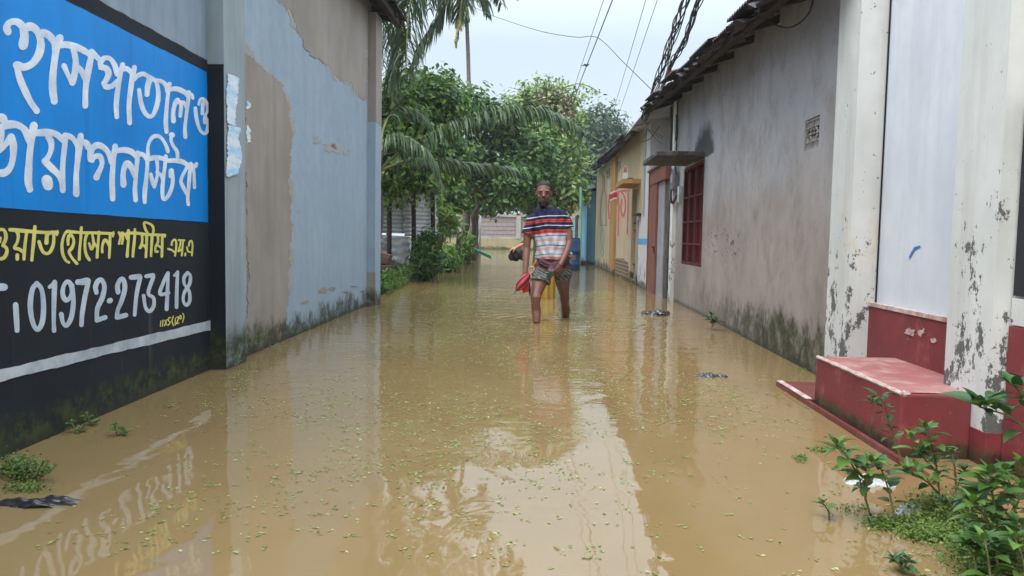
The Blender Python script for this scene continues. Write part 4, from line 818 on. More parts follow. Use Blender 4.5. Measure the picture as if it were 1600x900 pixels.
tree('far_tree', 'large dark blue green tree rising behind the yellow house roof', (3.6, 46, 0), [lob(935, 196, 45, 30, 30), lob(906, 232, 44, 28, 44), lob(955, 228, 46, 34, 36), lob(925, 262, 44, 40, 40), lob(975, 262, 46, 36, 40), lob(915, 300, 43, 40, 34)], .25, m_leafD, (.22, .42), 330, 30, .6)
for i, (px, py, Y, rx, ry, lab) in enumerate(((690, 262, 60, 60, 62, 'green tree beyond the lattice wall at the far left of the row behind it'), (770, 270, 62, 56, 56, 'green tree beyond the lattice wall, in the middle behind the bushy tree'), (850, 262, 60, 58, 64, 'green tree beyond the lattice wall, straight down the lane behind the blossom tree'))):
    c = at_y(px, 380, Y); tree('background_tree', lab, (c.x, c.y, -.2), [lob(px, py, Y, rx, ry*.8), lob(px-30, py+25, Y, 40, 44), lob(px+32, py+20, Y, 40, 44)], .25, m_leafD, (.3, .55), 150, 26, .8, 'trees beyond the lattice wall')

def palm(name, lab, base, crown, r, fl, bark, via=None):
    t = thing(name, lab, 'palm tree', base); mb = MB(); b = Vector(base); c = Vector(crown)
    pts = [b-Z*.4]+[b.lerp(c, i/9)+Vector((.18*math.sin(i/9*3.1), .1*math.sin(i/9*3.1), 0)) for i in range(10)]
    if via: pts = [b-Z*.4]+[Vector(q) for q in cr([tuple(b)]+[tuple(q) for q in via]+[tuple(c)], 6)]; 
    n_ = len(pts)-1; mb.tube(pts, [r*1.4]+[r*(1.15-.35*i/n_) for i in range(n_)], 9); mb.build('trunk', bark, t, True)
    for pp, L, n, hang, w_, m_ in fl:
        mr, ml = MB(), MB(); frond(mr, ml, pp, L, n, hang, w_); f_ = ml.build('frond', m_, t); mr.build('midrib', m_rach, f_)
    return t
def fp(Y, *p): return [at_y(a[0], a[1], Y+(a[2] if len(a) > 2 else 0)) for a in p]
Y = 13.6; cp = (668, -95)
FL = [(fp(Y, cp, (655, -50, -.3), (642, 0, -.5), (636, 60, -.6), (634, 125, -.6)), .85, 110, 1.00, .021, m_frond),
      (fp(Y, cp, (640, -100, -.1), (612, -50, -.1), (600, 20, 0), (598, 110, 0)), .85, 110, 0.95, .021, m_frond),
      (fp(Y, cp, (700, -70, .2), (705, -25, .3), (690, 20, .3), (664, 60, .2), (640, 110, .1)), .75, 110, 0.85, .021, m_frond),
      (fp(Y, cp, (690, -90, -.5), (712, -60, -.9), (722, -15, -1.2), (718, 30, -1.3)), .6, 110, 0.85, .021, m_frond),
      (fp(Y, cp, (620, -120, .5), (580, -90, .9), (556, -30, 1), (548, 60, 1)), .8, 110, 0.95, .021, m_frond),
      (fp(Y, cp, (668, -130, .8), (660, -120, 1.6), (650, -60, 2.4), (640, 20, 2.7)), .8, 110, 0.95, .021, m_frond),
      (fp(Y, cp, (700, -120, .4), (750, -110, .8), (790, -70, 1.0), (810, -10, 1.1)), .7, 110, 0.85, .021, m_frond),
      (fp(Y, cp, (650, -40, .3), (622, 40, .5), (614, 110, .5), (612, 180, .5)), .8, 110, 1.05, .021, m_frond)]
for k in range(9):
    az, up_ = k*.7+.3, rnd.uniform(.2, 1.0); dx_, dy_ = math.cos(az), math.sin(az); c0_ = at_y(*cp, Y); l_ = rnd.uniform(2.0, 2.8)
    FL.append(([c0_, c0_+Vector((dx_*l_*.3, dy_*l_*.3, up_*.5)), c0_+Vector((dx_*l_*.65, dy_*l_*.65, up_*.5-.15)), c0_+Vector((dx_*l_*.92, dy_*l_*.92, up_*.3-.8))], .7, 80, 1.0, .022, m_frond))
palm('coconut_palm', 'tall coconut palm whose long fronds hang down behind the blue building eave', (-3.35, 14.2, .15), at_y(664, -85, 13.6), .12, FL, m_palmbark, [at_y(562, 200, 14), at_y(566, 60, 14), at_y(580, -40, 13.9), at_y(625, -90, 13.7)])
Y = 26; c0 = at_y(727, -8, Y)
FL = [(fp(Y, (727, -8), (742, -18, .3), (756, -4, .5), (762, 20, .5)), .9, 34, .6, .06, m_frond), (fp(Y, (727, -8), (712, -22), (696, -12), (686, 12)), .9, 34, .6, .06, m_frond), (fp(Y, (727, -8), (735, -34), (752, -46), (776, -36)), .9, 34, .5, .06, m_frond), (fp(Y, (727, -8), (716, -40), (698, -52), (672, -44)), .9, 34, .5, .06, m_frond),
      (fp(Y, (727, -8), (731, -18, -.3), (731, 4, -.5), (727, 34, -.5)), .75, 34, .8, .06, m_frond), (fp(Y, (726, -4), (722, 8, -.2), (717, 35, -.3), (712, 72, -.3)), .4, 40, .9, .06, m_frondy), (fp(Y, (727, -2), (722, 14, .1), (720, 50, .1)), .35, 30, .9, .05, m_frondy)]
b_ = at_z(725, 404, .0); palm('areca_palm', 'slim areca palm with a bare grey trunk and yellowing skirt against the sky', (c0.x-.02, 26, .1), c0, .075, FL, m_palmbark)
Y = 13.2
FL = [(fp(Y, (590, 268), (630, 234), (670, 211), (715, 191, -.1), (760, 174, -.2), (805, 167, -.3), (850, 172, -.3), (886, 188, -.3), (912, 205, -.3)), .62, 170, 1.6, .020, m_frond),
      (fp(Y, (590, 268), (640, 250, .5), (690, 250, .8), (740, 256, 1.0), (790, 262, 1.2), (824, 276, 1.3)), .52, 110, 1.3, .018, m_frond),
      (fp(Y, (590, 268), (604, 226, -.1), (622, 212, -.2), (650, 222, -.3), (676, 250, -.3), (694, 296, -.3)), .6, 100, 1.3, .019, m_frond),
      (fp(Y, (590, 268), (600, 200, .3), (622, 172, .4), (652, 176, .4), (676, 196, .4)), .5, 90, 1.2, .018, m_frond),
      (fp(Y, (590, 268), (560, 220, .3), (530, 220, .5), (510, 260, .6)), .6, 50, .9, .030, m_frond),
      ]
palm('young_coconut_palm', 'young coconut palm with one long frond arching right across the trees', (-3.35, 13.8, .05), at_y(586, 270, 13.2), .07, FL, m_palmbark)

# ------------------------------------------------------------------ bank grass and shrubs
P = []; 
for _ in range(5200):
    yy = 11.2+rs.rand()**1.7*19; d = abs(rs.normal(0, .9)); xx = bank_x(yy)-d+.12
    if 15 < yy < 16.5 and d > .7: continue
    P.append((xx, yy, max(0, bank_z(d))+.05+rs.rand()*.16*(1+.8*math.sin(yy*2.7))))
P = np.array(P); tag(leafobj('bank_grass', P, np.tile([.2, -.6, .25], (len(P), 1)), (.10, .26), m_grass, None, aspect=.22), 'bright green grass and low weeds on the bank', 'grass', kind='stuff')
def shrub(name, lab, c, lobes, m, size, clumps, per, clr, asp=.35):
    t = thing(name, lab, 'shrub', c, 'shrubs on the left bank'); mb = MB()
    for l in lobes: limb(mb, Vector(c)-Z*.2, l[:3], .03, .012, .1)
    mb.build('stem', m_bark, t, True); P, N = crown_pts(lobes, clumps, per, clr); leafobj('foliage', P, N, size, m, t, aspect=asp)
shrub('drooping_shrub', 'dark drooping shrub in front of the right end of the tin fence', (-2.45, 14.6, .05), [lob(662, 404, 14.6, 12, 26), lob(668, 388, 14.8, 8, 20)], m_leafC, (.14, .28), 44, 34, .16, .16)
shrub('low_shrub', 'low leafy shrub on the bank around the leaning stick', (-2.75, 18.5, .05), [lob(694, 410, 18.5, 14, 9), lob(704, 402, 19, 9, 10)], m_leafA, (.10, .18), 40, 34, .2)
shrub('upright_shrub', 'narrow upright green shrub beside the dark post', (-2.68, 23.8, .05), [lob(727, 392, 23.8, 8, 16), lob(729, 378, 24, 6, 10)], m_leafA, (.12, .2), 26, 30, .16)
shrub('palm_seedling', 'spiky seedling with folded leaves between fence and stump', (-2.75, 18, .05), [lob(700, 350, 18, 14, 20), lob(690, 340, 18, 10, 16)], m_leafB, (.2, .45), 16, 26, .22, .12)

# ------------------------------------------------------------------ people
def skinmat(name, c):
    a = M(name, .5, .35); a.col(a.mix(a.map(a.noise(14, 4), .35, .7), c, tuple(k*.8 for k in c[:3]))); a.b.inputs['Subsurface Weight'].default_value = .0; a.b.inputs['Subsurface Radius'].default_value = (.01, .004, .002); return a.m
m_skin = skinmat('brown skin', lin(116, 78, 65)); m_skin2 = skinmat('light brown skin', lin(176, 122, 100))
m_hair = simple('short black hair', (.010, .009, .009), (.020, .018, .018), .65, 60)
def hand(mb, w, d, nrm, ts, curl, sc=1.0):
    """palm, four unequal bent fingers, thumb from the side of the palm; ts = +1/-1 picks the thumb side"""
    w = Vector(w); d = Vector(d).normalized(); nrm = Vector(nrm); nrm = (nrm-d*nrm.dot(d)).normalized(); sd_ = d.cross(nrm)*ts
    mb.loft([(w-d*.012*sc, .026*sc, .021*sc, sd_, nrm), (w+d*.012*sc, .030*sc, .021*sc, sd_, nrm), (w+d*.045*sc, .041*sc, .020*sc, sd_, nrm), (w+d*.078*sc, .042*sc, .017*sc, sd_, nrm), (w+d*.092*sc, .036*sc, .012*sc, sd_, nrm)], 14)
    for i, L in enumerate((.070, .080, .075, .058)):
        p = w+d*.082*sc+sd_*((1.5-i)*.0205*sc); pts = [w+d*.05*sc+sd_*((1.5-i)*.018*sc), p]; an = 0
        for k, fr in enumerate((.45, .32, .23)):
            an += curl*(.9, 1.1, .8)[k]; v_ = d*math.cos(an)+nrm*math.sin(an)+sd_*((1.5-i)*.05); p = p+v_.normalized()*L*fr*sc; pts.append(p)
        mb.tube(pts, [.0095*sc, .0098*sc, .0092*sc, .0082*sc, .0068*sc], 8)
    b_ = w+d*.022*sc+sd_*.030*sc; v1 = (d*.6+sd_*.75+nrm*.35).normalized(); p1 = b_+v1*.036*sc; p2 = p1+(d*.8+sd_*.15+nrm*.6).normalized()*.030*sc; p3 = p2+(d*.8-sd_*.15+nrm*.5).normalized()*.022*sc
    mb.tube([w+d*.012*sc+sd_*.012*sc, b_, p1, p2, p3], [.014*sc, .014*sc, .0115*sc, .010*sc, .0075*sc], 8)
V_ = at_y
YM = 8.15
foot = V_(851, 490, 8.15); man = thing('person', 'bearded man in striped t-shirt and hitched up checked lungi wading towards us', 'person', (foot.x, 8.15, -.26))
b = MB()
hc = V_(849.5, 303, 8.12); hx, hy, hz = hc
b.ball((hx, hy+.012, hz+.035), .077, .096, .098)                       # skull
b.loft([((hx, hy-.005, hz+.045), .070, .082), ((hx, hy-.010, hz), .069, .082), ((hx, hy-.014, hz-.045), .062, .074), ((hx, hy-.022, hz-.085), .048, .058), ((hx, hy-.034, hz-.118), .028, .036), ((hx, hy-.036, hz-.128), .014, .020)], 20)
b.loft([((hx, hy-.088, hz+.012), .008, .008), ((hx, hy-.100, hz-.010), .011, .012), ((hx, hy-.108, hz-.030), .017, .016), ((hx, hy-.096, hz-.040), .014, .010)], 10)   # nose
for s_ in (-1, 1):
    b.ball((hx+s_*.030, hy-.074, hz+.026), .030, .018, .008)            # brow
    b.ball((hx+s_*.040, hy-.064, hz-.030), .022, .016, .020)            # cheek
    b.ball((hx+s_*.080, hy+.012, hz-.006), .009, .022, .034)            # ear
b.ball((hx, hy-.086, hz-.060), .026, .012, .006); b.ball((hx, hy-.084, hz-.072), .022, .012, .007)  # lips
nb = V_(852, 332, 8.17); b.tube([(hx, hy+.02, hz-.07), (hx+.004, hy+.03, hz-.12), nb, nb-Z*.06], [.056, .055, .062, .09], 16)
tor = [(332, 853, 12, .07), (340, 857, 20, .085), (352, 859, 22, .10), (372, 862, 23, .105), (392, 864, 23, .105), (410, 864.5, 25, .115), (424, 864.5, 27, .115)]
b.loft([(V_(cx, py, YM), hp*YM/F_PX, hd) for py, cx, hp, hd in tor], 24)
def chain(mb, lst, n=14): mb.tube([V_(*q[:3]) for q in lst], [q[3] for q in lst], n)
chain(b, [(836, 345, 8.15, .040), (829, 352, 8.13, .044), (824, 370, 8.12, .045), (823, 388, 8.10, .039), (822, 400, 8.06, .039), (821.5, 414, 8.01, .032), (821, 424, 7.98, .027), (820.6, 427, 7.97, .026)])
chain(b, [(876, 342, 8.15, .040), (884.5, 350, 8.14, .043), (888.5, 363, 8.13, .045), (889.5, 378, 8.10, .039), (886, 392, 8.04, .038), (880, 405, 7.98, .031), (876.5, 412, 7.95, .027), (875, 415, 7.94, .026)])
hand(b, V_(820.6, 426.5, 7.97), (-.10, -.25, -.95), (.25, -.9, .2), -1, .95)
hand(b, V_(875.5, 414, 7.945), (-.40, .10, -.90), (-.35, .9, .2), 1, .55)
chain(b, [(850, 416, 8.18, .10), (846, 430, 8.14, .092), (842, 445, 8.08, .076), (838, 459, 7.99, .056), (837.2, 466, 7.95, .056), (837, 473, 7.95, .047), (838, 486, 7.96, .051), (838.2, 505, 7.91, .039)], 16)
wk = V_(838, 505, 7.91); b.tube([wk, wk+Vector((0, .02, -.10)), wk+Vector((0, .03, -.20)), wk+Vector((0, .0, -.235))], [.042, .036, .036, .036], 12)
b.loft([(wk+Vector((0, .08, -.235)), .030, .024, (1, 0, 0), (0, 0, 1)), (wk+Vector((0, .0, -.225)), .036, .036, (1, 0, 0), (0, 0, 1)), (wk+Vector((0, -.08, -.24)), .044, .024, (1, 0, 0), (0, 0, 1)), (wk+Vector((0, -.15, -.25)), .036, .014, (1, 0, 0), (0, 0, 1))], 12)
chain(b, [(877, 416, 8.20, .098), (878, 430, 8.20, .088), (879.5, 445, 8.22, .074), (881.6, 459, 8.29, .053), (882.2, 466, 8.32, .054), (882.6, 473, 8.37, .046), (883.8, 484, 8.46, .050), (883.8, 496, 8.54, .041)], 16)
wk = V_(883.8, 496, 8.54); b.tube([wk, wk+Vector((0, .05, -.10)), wk+Vector((0, .10, -.17))], [.041, .036, .036], 12)
b.loft([(wk+Vector((.0, .16, -.16)), .030, .03, (1, 0, 0), (0, .5, 1)), (wk+Vector((0, .10, -.19)), .036, .034, (1, 0, 0), (0, .4, 1)), (wk+Vector((0, .02, -.235)), .044, .022, (1, 0, 0), (0, .2, 1)), (wk+Vector((0, -.06, -.25)), .036, .014, (1, 0, 0), (0, 0, 1))], 12)
b.fused('body', m_skin, man, .0048, 5)
m_eye = simple('shaded eye', (.035, .022, .018), None, .4)  # near-black: shade of the eye sockets put into the eye colour
h = MB()                                                                # hair: a close cap with a straight front line
h.ball((hx, hy+.016, hz+.042), .081, .099, .0985, 24, 14)
def cut(co, n):
    y_, z_ = co.y-hy, co.z-hz; lim = .088-1.15*max(0, y_+.035)
    lim = max(lim, -.055)
    if z_ < lim: co = Vector((hx+(co.x-hx)*.86, hy+.014+(co.y-hy-.014)*.86, max(co.z, hz+lim-.012)))
    return co+n*rnd.uniform(-.0012, .002)
h.fused('hair', m_hair, man, .005, 2, cut)
h = MB()                                                                # beard round the jaw
h.loft([((hx, hy-.012, hz-.078), .058, .070), ((hx, hy-.022, hz-.098), .053, .064), ((hx, hy-.034, hz-.122), .042, .052), ((hx, hy-.042, hz-.140), .026, .034), ((hx, hy-.046, hz-.146), .012, .016)], 18)
h.fused('beard', m_hair, man, .005, 3, lambda co, n: co+n*rnd.uniform(-.002, .003))
h = MB()
for s_ in (-1, 1): h.ball((hx+s_*.016, hy-.097, hz-.0495), .016, .004, .0035, 10, 6, Matrix.Rotation(s_*.25, 3, 'Y'))
h.build('moustache', m_hair, man, True)
for s_ in (-1, 1):
    e = MB(); e.ball((hx+s_*.032, hy-.0775, hz+.001), .013, .0098, .0050); ey = e.build('eye', m_eye, man, True)
    e = MB(); e.ball((hx+s_*.032, hy-.083, hz+.001), .0065, .005, .0045); e.build('iris', m_hair, ey, True)
    e = MB(); e.tube([(hx+s_*.012, hy-.095, hz+.020), (hx+s_*.034, hy-.099, hz+.026), (hx+s_*.056, hy-.083, hz+.019)], [.003, .0042, .0022], 6); e.build('eyebrow', m_hair, man, True)
# t-shirt: horizontal knitted stripes
a = M('striped knit', .85, .15); x_, y_, z_ = a.xyz()
cx0 = V_(856, 350, 8.1).x
zz = a.ma('ADD', z_, a.ma('MULTIPLY', a.ma('MAXIMUM', a.ma('SUBTRACT', cx0, x_), 0), .16)); zz = a.ma('ADD', zz, a.ma('MULTIPLY', a.ma('SUBTRACT', a.noise(6, 2), .5), .018))
navy, red, wht = lin(30, 32, 58), lin(184, 62, 48), lin(178, 182, 192); pk = lin(196, 116, 92); nv2 = lin(50, 58, 88)
seq = [(0, wht), (.668, pk), (.690, wht), (.713, nv2), (.720, wht), (.762, pk), (.769, wht), (.776, pk), (.784, wht), (.808, nv2), (.816, wht), (.860, pk), (.867, wht), (.872, pk), (.880, wht), (.913, nv2), (.920, wht), (.940, red), (.957, navy), (.963, red), (.980, navy), (1.018, wht), (1.028, navy), (1.058, red), (1.071, navy), (1.077, red), (1.090, navy), (1.120, wht), (1.129, navy)]
c = None
F_ = a.map(zz, .6, 1.2); c1 = a.ramp(F_, [(0 if p == 0 else (p-.6)/.6, k) for p, k in seq], True)
a.col(a.mix(a.map(a.noise(26, 4), .4, .7, 0, .12), c1, (.05, .05, .06))); a.bump(a.noise(9, 4, .6, (1.6, 1, .9)), .55, .02); m_shirt = a.m
s = MB(); sh = [(323.5, 851.5, 10, .068), (327, 852.5, 16, .080), (331, 854, 21, .095), (337, 856, 25.5, .108), (346, 858, 26.5, .120), (358, 860, 27, .128), (372, 862, 26, .128), (388, 864, 26.5, .130), (399, 865, 28, .134), (405, 865, 27.5, .130)]
s.loft([(V_(cx, py, YM-.005), hp*YM/F_PX, hd) for py, cx, hp, hd in sh], 28)
chain(s, [(844, 336, 8.15, .062), (835, 341, 8.14, .066), (828.5, 352, 8.13, .060), (824.5, 366, 8.12, .061)], 18)
chain(s, [(866, 332, 8.15, .062), (876, 336, 8.15, .066), (884, 346, 8.15, .060), (888.5, 357, 8.14, .061)], 18)
s.ball(V_(890, 398, 8.10), .03, .05, .035)
def fold(co, n): 
    return co+n*(.0045*math.sin(co.z*38+co.x*46+2*math.sin(co.x*17))+.003*math.sin(co.x*80-co.z*25))
s.fused('shirt', m_shirt, man, .0055, 5, fold)
e = MB(); cc = V_(851.5, 324, 8.135); q = [(cc.x+.070*math.cos(t_), cc.y+.068*math.sin(t_)-.005, cc.z-.012+.022*math.sin(t_)) for t_ in np.linspace(0, 2*math.pi, 26)]; e.tube(q, .007, 6); e.build('collar', simple('navy collar rib', navy, None, .85), man, True)
# lungi hitched above the knees
a = M('checked cotton lungi', .85, .15); x_, y_, z_ = a.xyz()
dg_ = a.ma('ADD', a.ma('MULTIPLY', x_, .55), a.ma('MULTIPLY', z_, 1.0)); wv = a.ma('ADD', dg_, a.ma('MULTIPLY', a.noise(7, 3), .10))
p1 = a.ma('FRACT', a.ma('MULTIPLY', wv, 14.0)); p2 = a.ma('FRACT', a.ma('MULTIPLY', a.ma('SUBTRACT', x_, a.ma('MULTIPLY', z_, .5)), 17.0))
c = a.ramp(p1, [(0, lin(70, 76, 72)), (.30, lin(172, 172, 166)), (.38, lin(84, 98, 90)), (.62, lin(126, 104, 110)), (.74, lin(84, 94, 92)), (.90, lin(160, 160, 158))], True)
c = a.mix(a.ma('MULTIPLY', a.ma('GREATER_THAN', p2, .62), .45), c, lin(58, 84, 74)); c = a.mix(a.map(a.ma('ADD', z_, a.ma('MULTIPLY', a.noise(9, 2), .08)), .575, .625), c, lin(92, 56, 68)); a.col(c); a.bump(a.noise(8, 4, .6, (1.8, 1, .7)), .6, .02); m_lungi = a.m
l = MB(); l.loft([(V_(cx, py, YM), hp*YM/F_PX, hd) for py, cx, hp, hd in ((401, 865, 25, .118), (408, 865, 25.5, .124), (416, 864, 27.5, .135), (424, 862.5, 29, .14), (429, 862, 28.5, .13))], 26)
chain(l, [(850, 418, 8.16, .112), (846.5, 430, 8.13, .112), (844, 441, 8.10, .104)], 18); chain(l, [(876, 418, 8.18, .105), (879, 428, 8.19, .095), (881.5, 437, 8.21, .083)], 18)
l.tube([V_(866, 412, 8.02), V_(863, 424, 7.99), V_(861, 434, 8.02)], [.035, .05, .02], 10)
l.fused('lungi', m_lungi, man, .006, 4, lambda co, n: co+n*(.006*math.sin(co.x*55+co.z*22+2*math.sin(co.z*19))+.003*math.sin(co.z*70-co.x*30)))
l = MB(); m_pur = simple('purple cotton', lin(92, 58, 72), lin(70, 44, 56), .85, 12)
for q in ([(841, 404, 8.06), (850, 409, 8.02), (860, 414, 8.0), (868, 412, 8.0), (880, 407, 8.02), (890, 403, 8.07)], [(842, 409, 8.05), (852, 415, 8.02), (862, 417, 8.0), (872, 414, 8.0), (886, 410, 8.05)]):
    l.tube(cr([tuple(V_(*k)) for k in q], 5), .017, 8)
l.fused('waist_knot', m_pur, man, .005, 3)
# the umbrella in his right hand
um = thing('umbrella', 'folded red and navy umbrella hanging from the hand of the man in the striped shirt', 'umbrella', V_(820, 436, 7.93))
A_, B_ = V_(826.5, 428, 7.93), V_(807, 454, 7.86); ax = (B_-A_).normalized(); e1 = ax.cross(Vector((0, 1, 0))).normalized(); e2 = ax.cross(e1)
m_ured, m_unavy = simple('red umbrella cloth', lin(220, 62, 50), lin(180, 44, 44), .5, 8), simple('navy umbrella cloth', lin(40, 38, 66), lin(28, 28, 50), .5, 8)
for par, mt in ((0, m_ured), (1, m_unavy)):
    e = MB()
    for k in range(10):
        if k % 2 != par: continue
        an = 2*math.pi*k/10; q = [A_.lerp(B_, t_)+(e1*math.cos(an+t_*.9)+e2*math.sin(an+t_*.9))*r_ for t_, r_ in ((0, .010), (.2, .026), (.5, .036), (.75, .030), (.92, .014), (1, .006))]
        e.tube(q, [.008, .016, .020, .017, .010, .004], 7)
    e.build('canopy_pleats', mt, um, True)
e = MB(); e.tube([B_-ax*.01, B_+ax*.05], [.006, .003], 6); e.build('tip', m_hair, um)
e = MB(); e.tube([tuple(k) for k in cr([tuple(V_(*k)) for k in ((822, 434, 7.93), (828, 428, 7.92), (833, 424, 7.92), (834.5, 420, 7.92), (832, 417, 7.92), (829, 417.5, 7.92))], 5)], .0075, 7); e.build('crook_handle', simple('pinkish handle', lin(214, 150, 140), None, .35), um, True)
e = MB()
for k, (x0, x1) in enumerate(((819, 818), (822, 821), (825, 824))): e.tube([V_(x0, 438, 7.95), V_((x0+x1)/2-.5, 450, 7.94), V_(x1, 458-k, 7.95)], [.012, .018, .008], 7)
e.build('loose_flap', m_ured, um, True)
e = MB(); e.tube([V_(826, 440, 7.97), V_(827.5, 452, 7.97), V_(828, 462, 7.97)], [.010, .014, .006], 7); e.build('loose_flap', m_unavy, um, True)

# the second person wading behind him
Y2 = 11.2; fp_ = V_(850, 463, Y2); wom = thing('person', 'person in olive top and yellow skirt half hidden behind the striped man', 'person', (fp_.x, Y2, -.26))
b = MB(); h2 = V_(845, 334, Y2); b.ball(h2+Z*.02, .072, .09, .095); b.loft([(h2+Vector((0, -.01, -.0)), .064, .075), (h2+Vector((0, -.02, -.06)), .05, .06), (h2+Vector((0, -.03, -.10)), .025, .035)], 16)
b.ball(h2+Vector((0, -.09, -.02)), .012, .016, .018); b.ball(h2+Vector((-.075, 0, -.01)), .009, .02, .03); b.ball(h2+Vector((.075, 0, -.01)), .009, .02, .03); b.ball(h2+Vector((0, -.075, -.055)), .022, .012, .006)
sh2 = V_(849, 352, Y2); b.tube([h2-Z*.05, h2-Z*.11, sh2], [.05, .048, .06], 12)
k_ = Y2/F_PX
b.loft([(V_(850, 350, Y2), .13, .07), (V_(850, 362, Y2), .16, .09), (V_(850, 385, Y2), .13, .085), (V_(850, 405, Y2), .13, .09), (V_(850, 425, Y2), .15, .1)], 18)
chain(b, [(837, 352, Y2, .045), (828, 368, Y2-.02, .040), (821, 380, Y2-.1, .034), (813, 384, Y2-.16, .028), (808, 386.5, Y2-.2, .023), (806.5, 387, Y2-.21, .022)])
chain(b, [(863, 352, Y2, .045), (868, 375, Y2, .038), (862, 392, Y2-.12, .03), (857, 398, Y2-.16, .024)])
hand(b, V_(807, 386.8, Y2-.205), (-.93, -.1, -.33), (-.25, .1, -.9), 1, .55, .95); hand(b, V_(857, 398, Y2-.16), (-.8, -.2, -.5), (0, .9, -.3), 1, .6, .95)
for dx in (-.07, .07):
    b.tube([(fp_.x+dx, Y2, .35), (fp_.x+dx, Y2-.02, .12), (fp_.x+dx, Y2, -.1), (fp_.x+dx, Y2+.02, -.24)], [.07, .05, .045, .035], 12); b.loft([((fp_.x+dx, Y2+.06, -.24), .03, .025, (1, 0, 0), (0, 0, 1)), ((fp_.x+dx, Y2-.06, -.24), .04, .025, (1, 0, 0), (0, 0, 1)), ((fp_.x+dx, Y2-.15, -.25), .03, .012, (1, 0, 0), (0, 0, 1))], 10)
b.fused('body', m_skin2, wom, .006, 4)
h = MB(); h.ball(h2+Vector((0, .018, .03)), .08, .098, .092, 20, 12); h.tube([h2+Vector((0, .08, 0)), h2+Vector((0, .10, -.1)), h2+Vector((0, .09, -.18))], [.06, .05, .03], 10)
h.fused('hair', m_hair, wom, .007, 2)
for s_ in (-1, 1): e = MB(); e.ball(h2+Vector((s_*.028, -.072, .005)), .013, .01, .007); e.build('eye', m_hair, wom, True)
s = MB(); s.loft([(V_(850, 349, Y2), .11, .075), (V_(850, 354, Y2), .16, .09), (V_(850, 364, Y2), .178, .105), (V_(850, 385, Y2), .155, .105), (V_(850, 400, Y2), .165, .11), (V_(850, 412, Y2), .175, .115)], 20)
chain(s, [(839, 353, Y2, .055), (829, 367, Y2-.02, .055), (821, 379, Y2-.10, .052), (817, 382, Y2-.13, .052)]); chain(s, [(862, 353, Y2, .055), (868, 375, Y2, .048), (865, 386, Y2-.07, .05)])
s.fused('top', simple('olive patterned cotton', lin(92, 94, 66), lin(62, 66, 50), .85, 26), wom, .007, 3, fold)
s = MB(); s.loft([(V_(850, 398, Y2), .15, .10), (V_(850, 415, Y2), .175, .12), (V_(850, 440, Y2), .165, .13), (V_(850, 456, Y2), .16, .13), (V_(850, 466, Y2), .158, .13)], 24)
s.fused('skirt', simple('yellow cotton skirt', lin(176, 140, 54), lin(150, 116, 44), .85, 7, sc=(2, 2, .3)), wom, .008, 2, lambda co, n: co+n*.012*math.sin(math.atan2(co.y-Y2, co.x-fp_.x)*9))
bg_ = MB(); 
for (px, py, r_, rz_) in ((799, 401, .045, .06), (806, 400, .06, .085), (812, 397, .06, .07), (803, 395, .05, .05), (815, 401, .035, .06)): bg_.ball(V_(px, py, Y2-.2), r_, .04, rz_)
tag(bg_.fused('bundle', m_hair, None, .008, 3, lambda co, n: co+n*.004*math.sin(co.x*70+co.z*50)), 'black bundle dangling from the outstretched hand behind the striped man', 'bundle')

# ------------------------------------------------------------------ overhead cables, meter, bird
def cable(lab, pts, r, name='overhead_cable', m=None, group='overhead cables', n=8, cat='cable'):
    mb = MB(); mb.tube(cr([tuple(p) for p in pts], n), r, 5, True); return tag(mb.build(name, m or m_cable), lab, cat, group)
def on_z(px, py, z): 
    d = ray(px, py); return CP+d*((z-CAM_H)/d.z)
def zline(p0, p1, z, ext=1.0):
    a_, b_ = on_z(*p0, z), on_z(*p1, z); d = a_-b_; return [a_+d*ext, a_+d*.4, a_, a_.lerp(b_, .33), a_.lerp(b_, .66), b_, b_-d*.6+Vector((0, 0, -.1)), b_-d*1.4+Vector((0, 0, -.05))]
cable('thin black cable, leftmost of those running along the lane overhead', zline((943, 0), (902, 122), 5), .006)
main = zline((957, 0), (908, 125), 5); cable('thicker kinked black cable on which the small bird sits', main, .011)
cable('thin black cable, third from the left of those running along the lane overhead', zline((1009, 0), (961, 165), 5), .006)
cable('thin black cable, fourth from the left, just before the two twisted bundles', zline((1027, 0), (967, 178), 5), .006)
q = at_y(934, 59, 15.9); cable('thin wire crossing from the areca palm sagging across to the tin eave', [at_y(700, -10, 24), at_y(755, 18, 21), at_y(800, 35, 19.2), at_y(850, 50, 17.6), at_y(900, 58, 16.4), q, at_y(975, 98, 13.9), at_y(1018, 140, 11.8)], .007)
def bundle(lab, pts, ns, rr, seed):
    q = [Vector(p) for p in cr([tuple(p) for p in pts], 14)]; r_ = random.Random(seed); t = thing('cable_bundle', lab, 'cable', q[-1], 'twisted cable bundles')
    for k in range(ns):
        ph_, fq = r_.uniform(0, 6.3), r_.choice((-1, 1))*r_.uniform(.10, .26); am_ = rr*r_.uniform(.5, 1.1)
        mb = MB(); mb.tube([p+Vector((math.cos(ph_+i*fq), .3*math.sin(i*.7), math.sin(ph_+i*fq*1.1)))*am_ for i, p in enumerate(q)], .0075, 5); mb.build('strand', m_cable, t)
    return t
bundle('loose bundle of black cables dropping to the tin eave tip, left of two', [at_y(1100, -90, 7.6), at_y(1086, -40, 8.2), at_y(1070, 4, 9.0), at_y(1052, 55, 9.9), at_y(1036, 100, 10.8), at_y(1024, 140, 11.6), at_y(1012, 165, 11.9), at_y(1006, 190, 12.1)], 9, .045, 3)
bd = bundle('tighter bundle of black cables entering a terracotta sleeve, right one of two', [at_y(1125, -90, 7.6), at_y(1110, -40, 8.2), at_y(1091, 4, 9.0), at_y(1074, 55, 9.9), at_y(1056, 86, 10.6), at_y(1046, 110, 11.0)], 8, .034, 5)
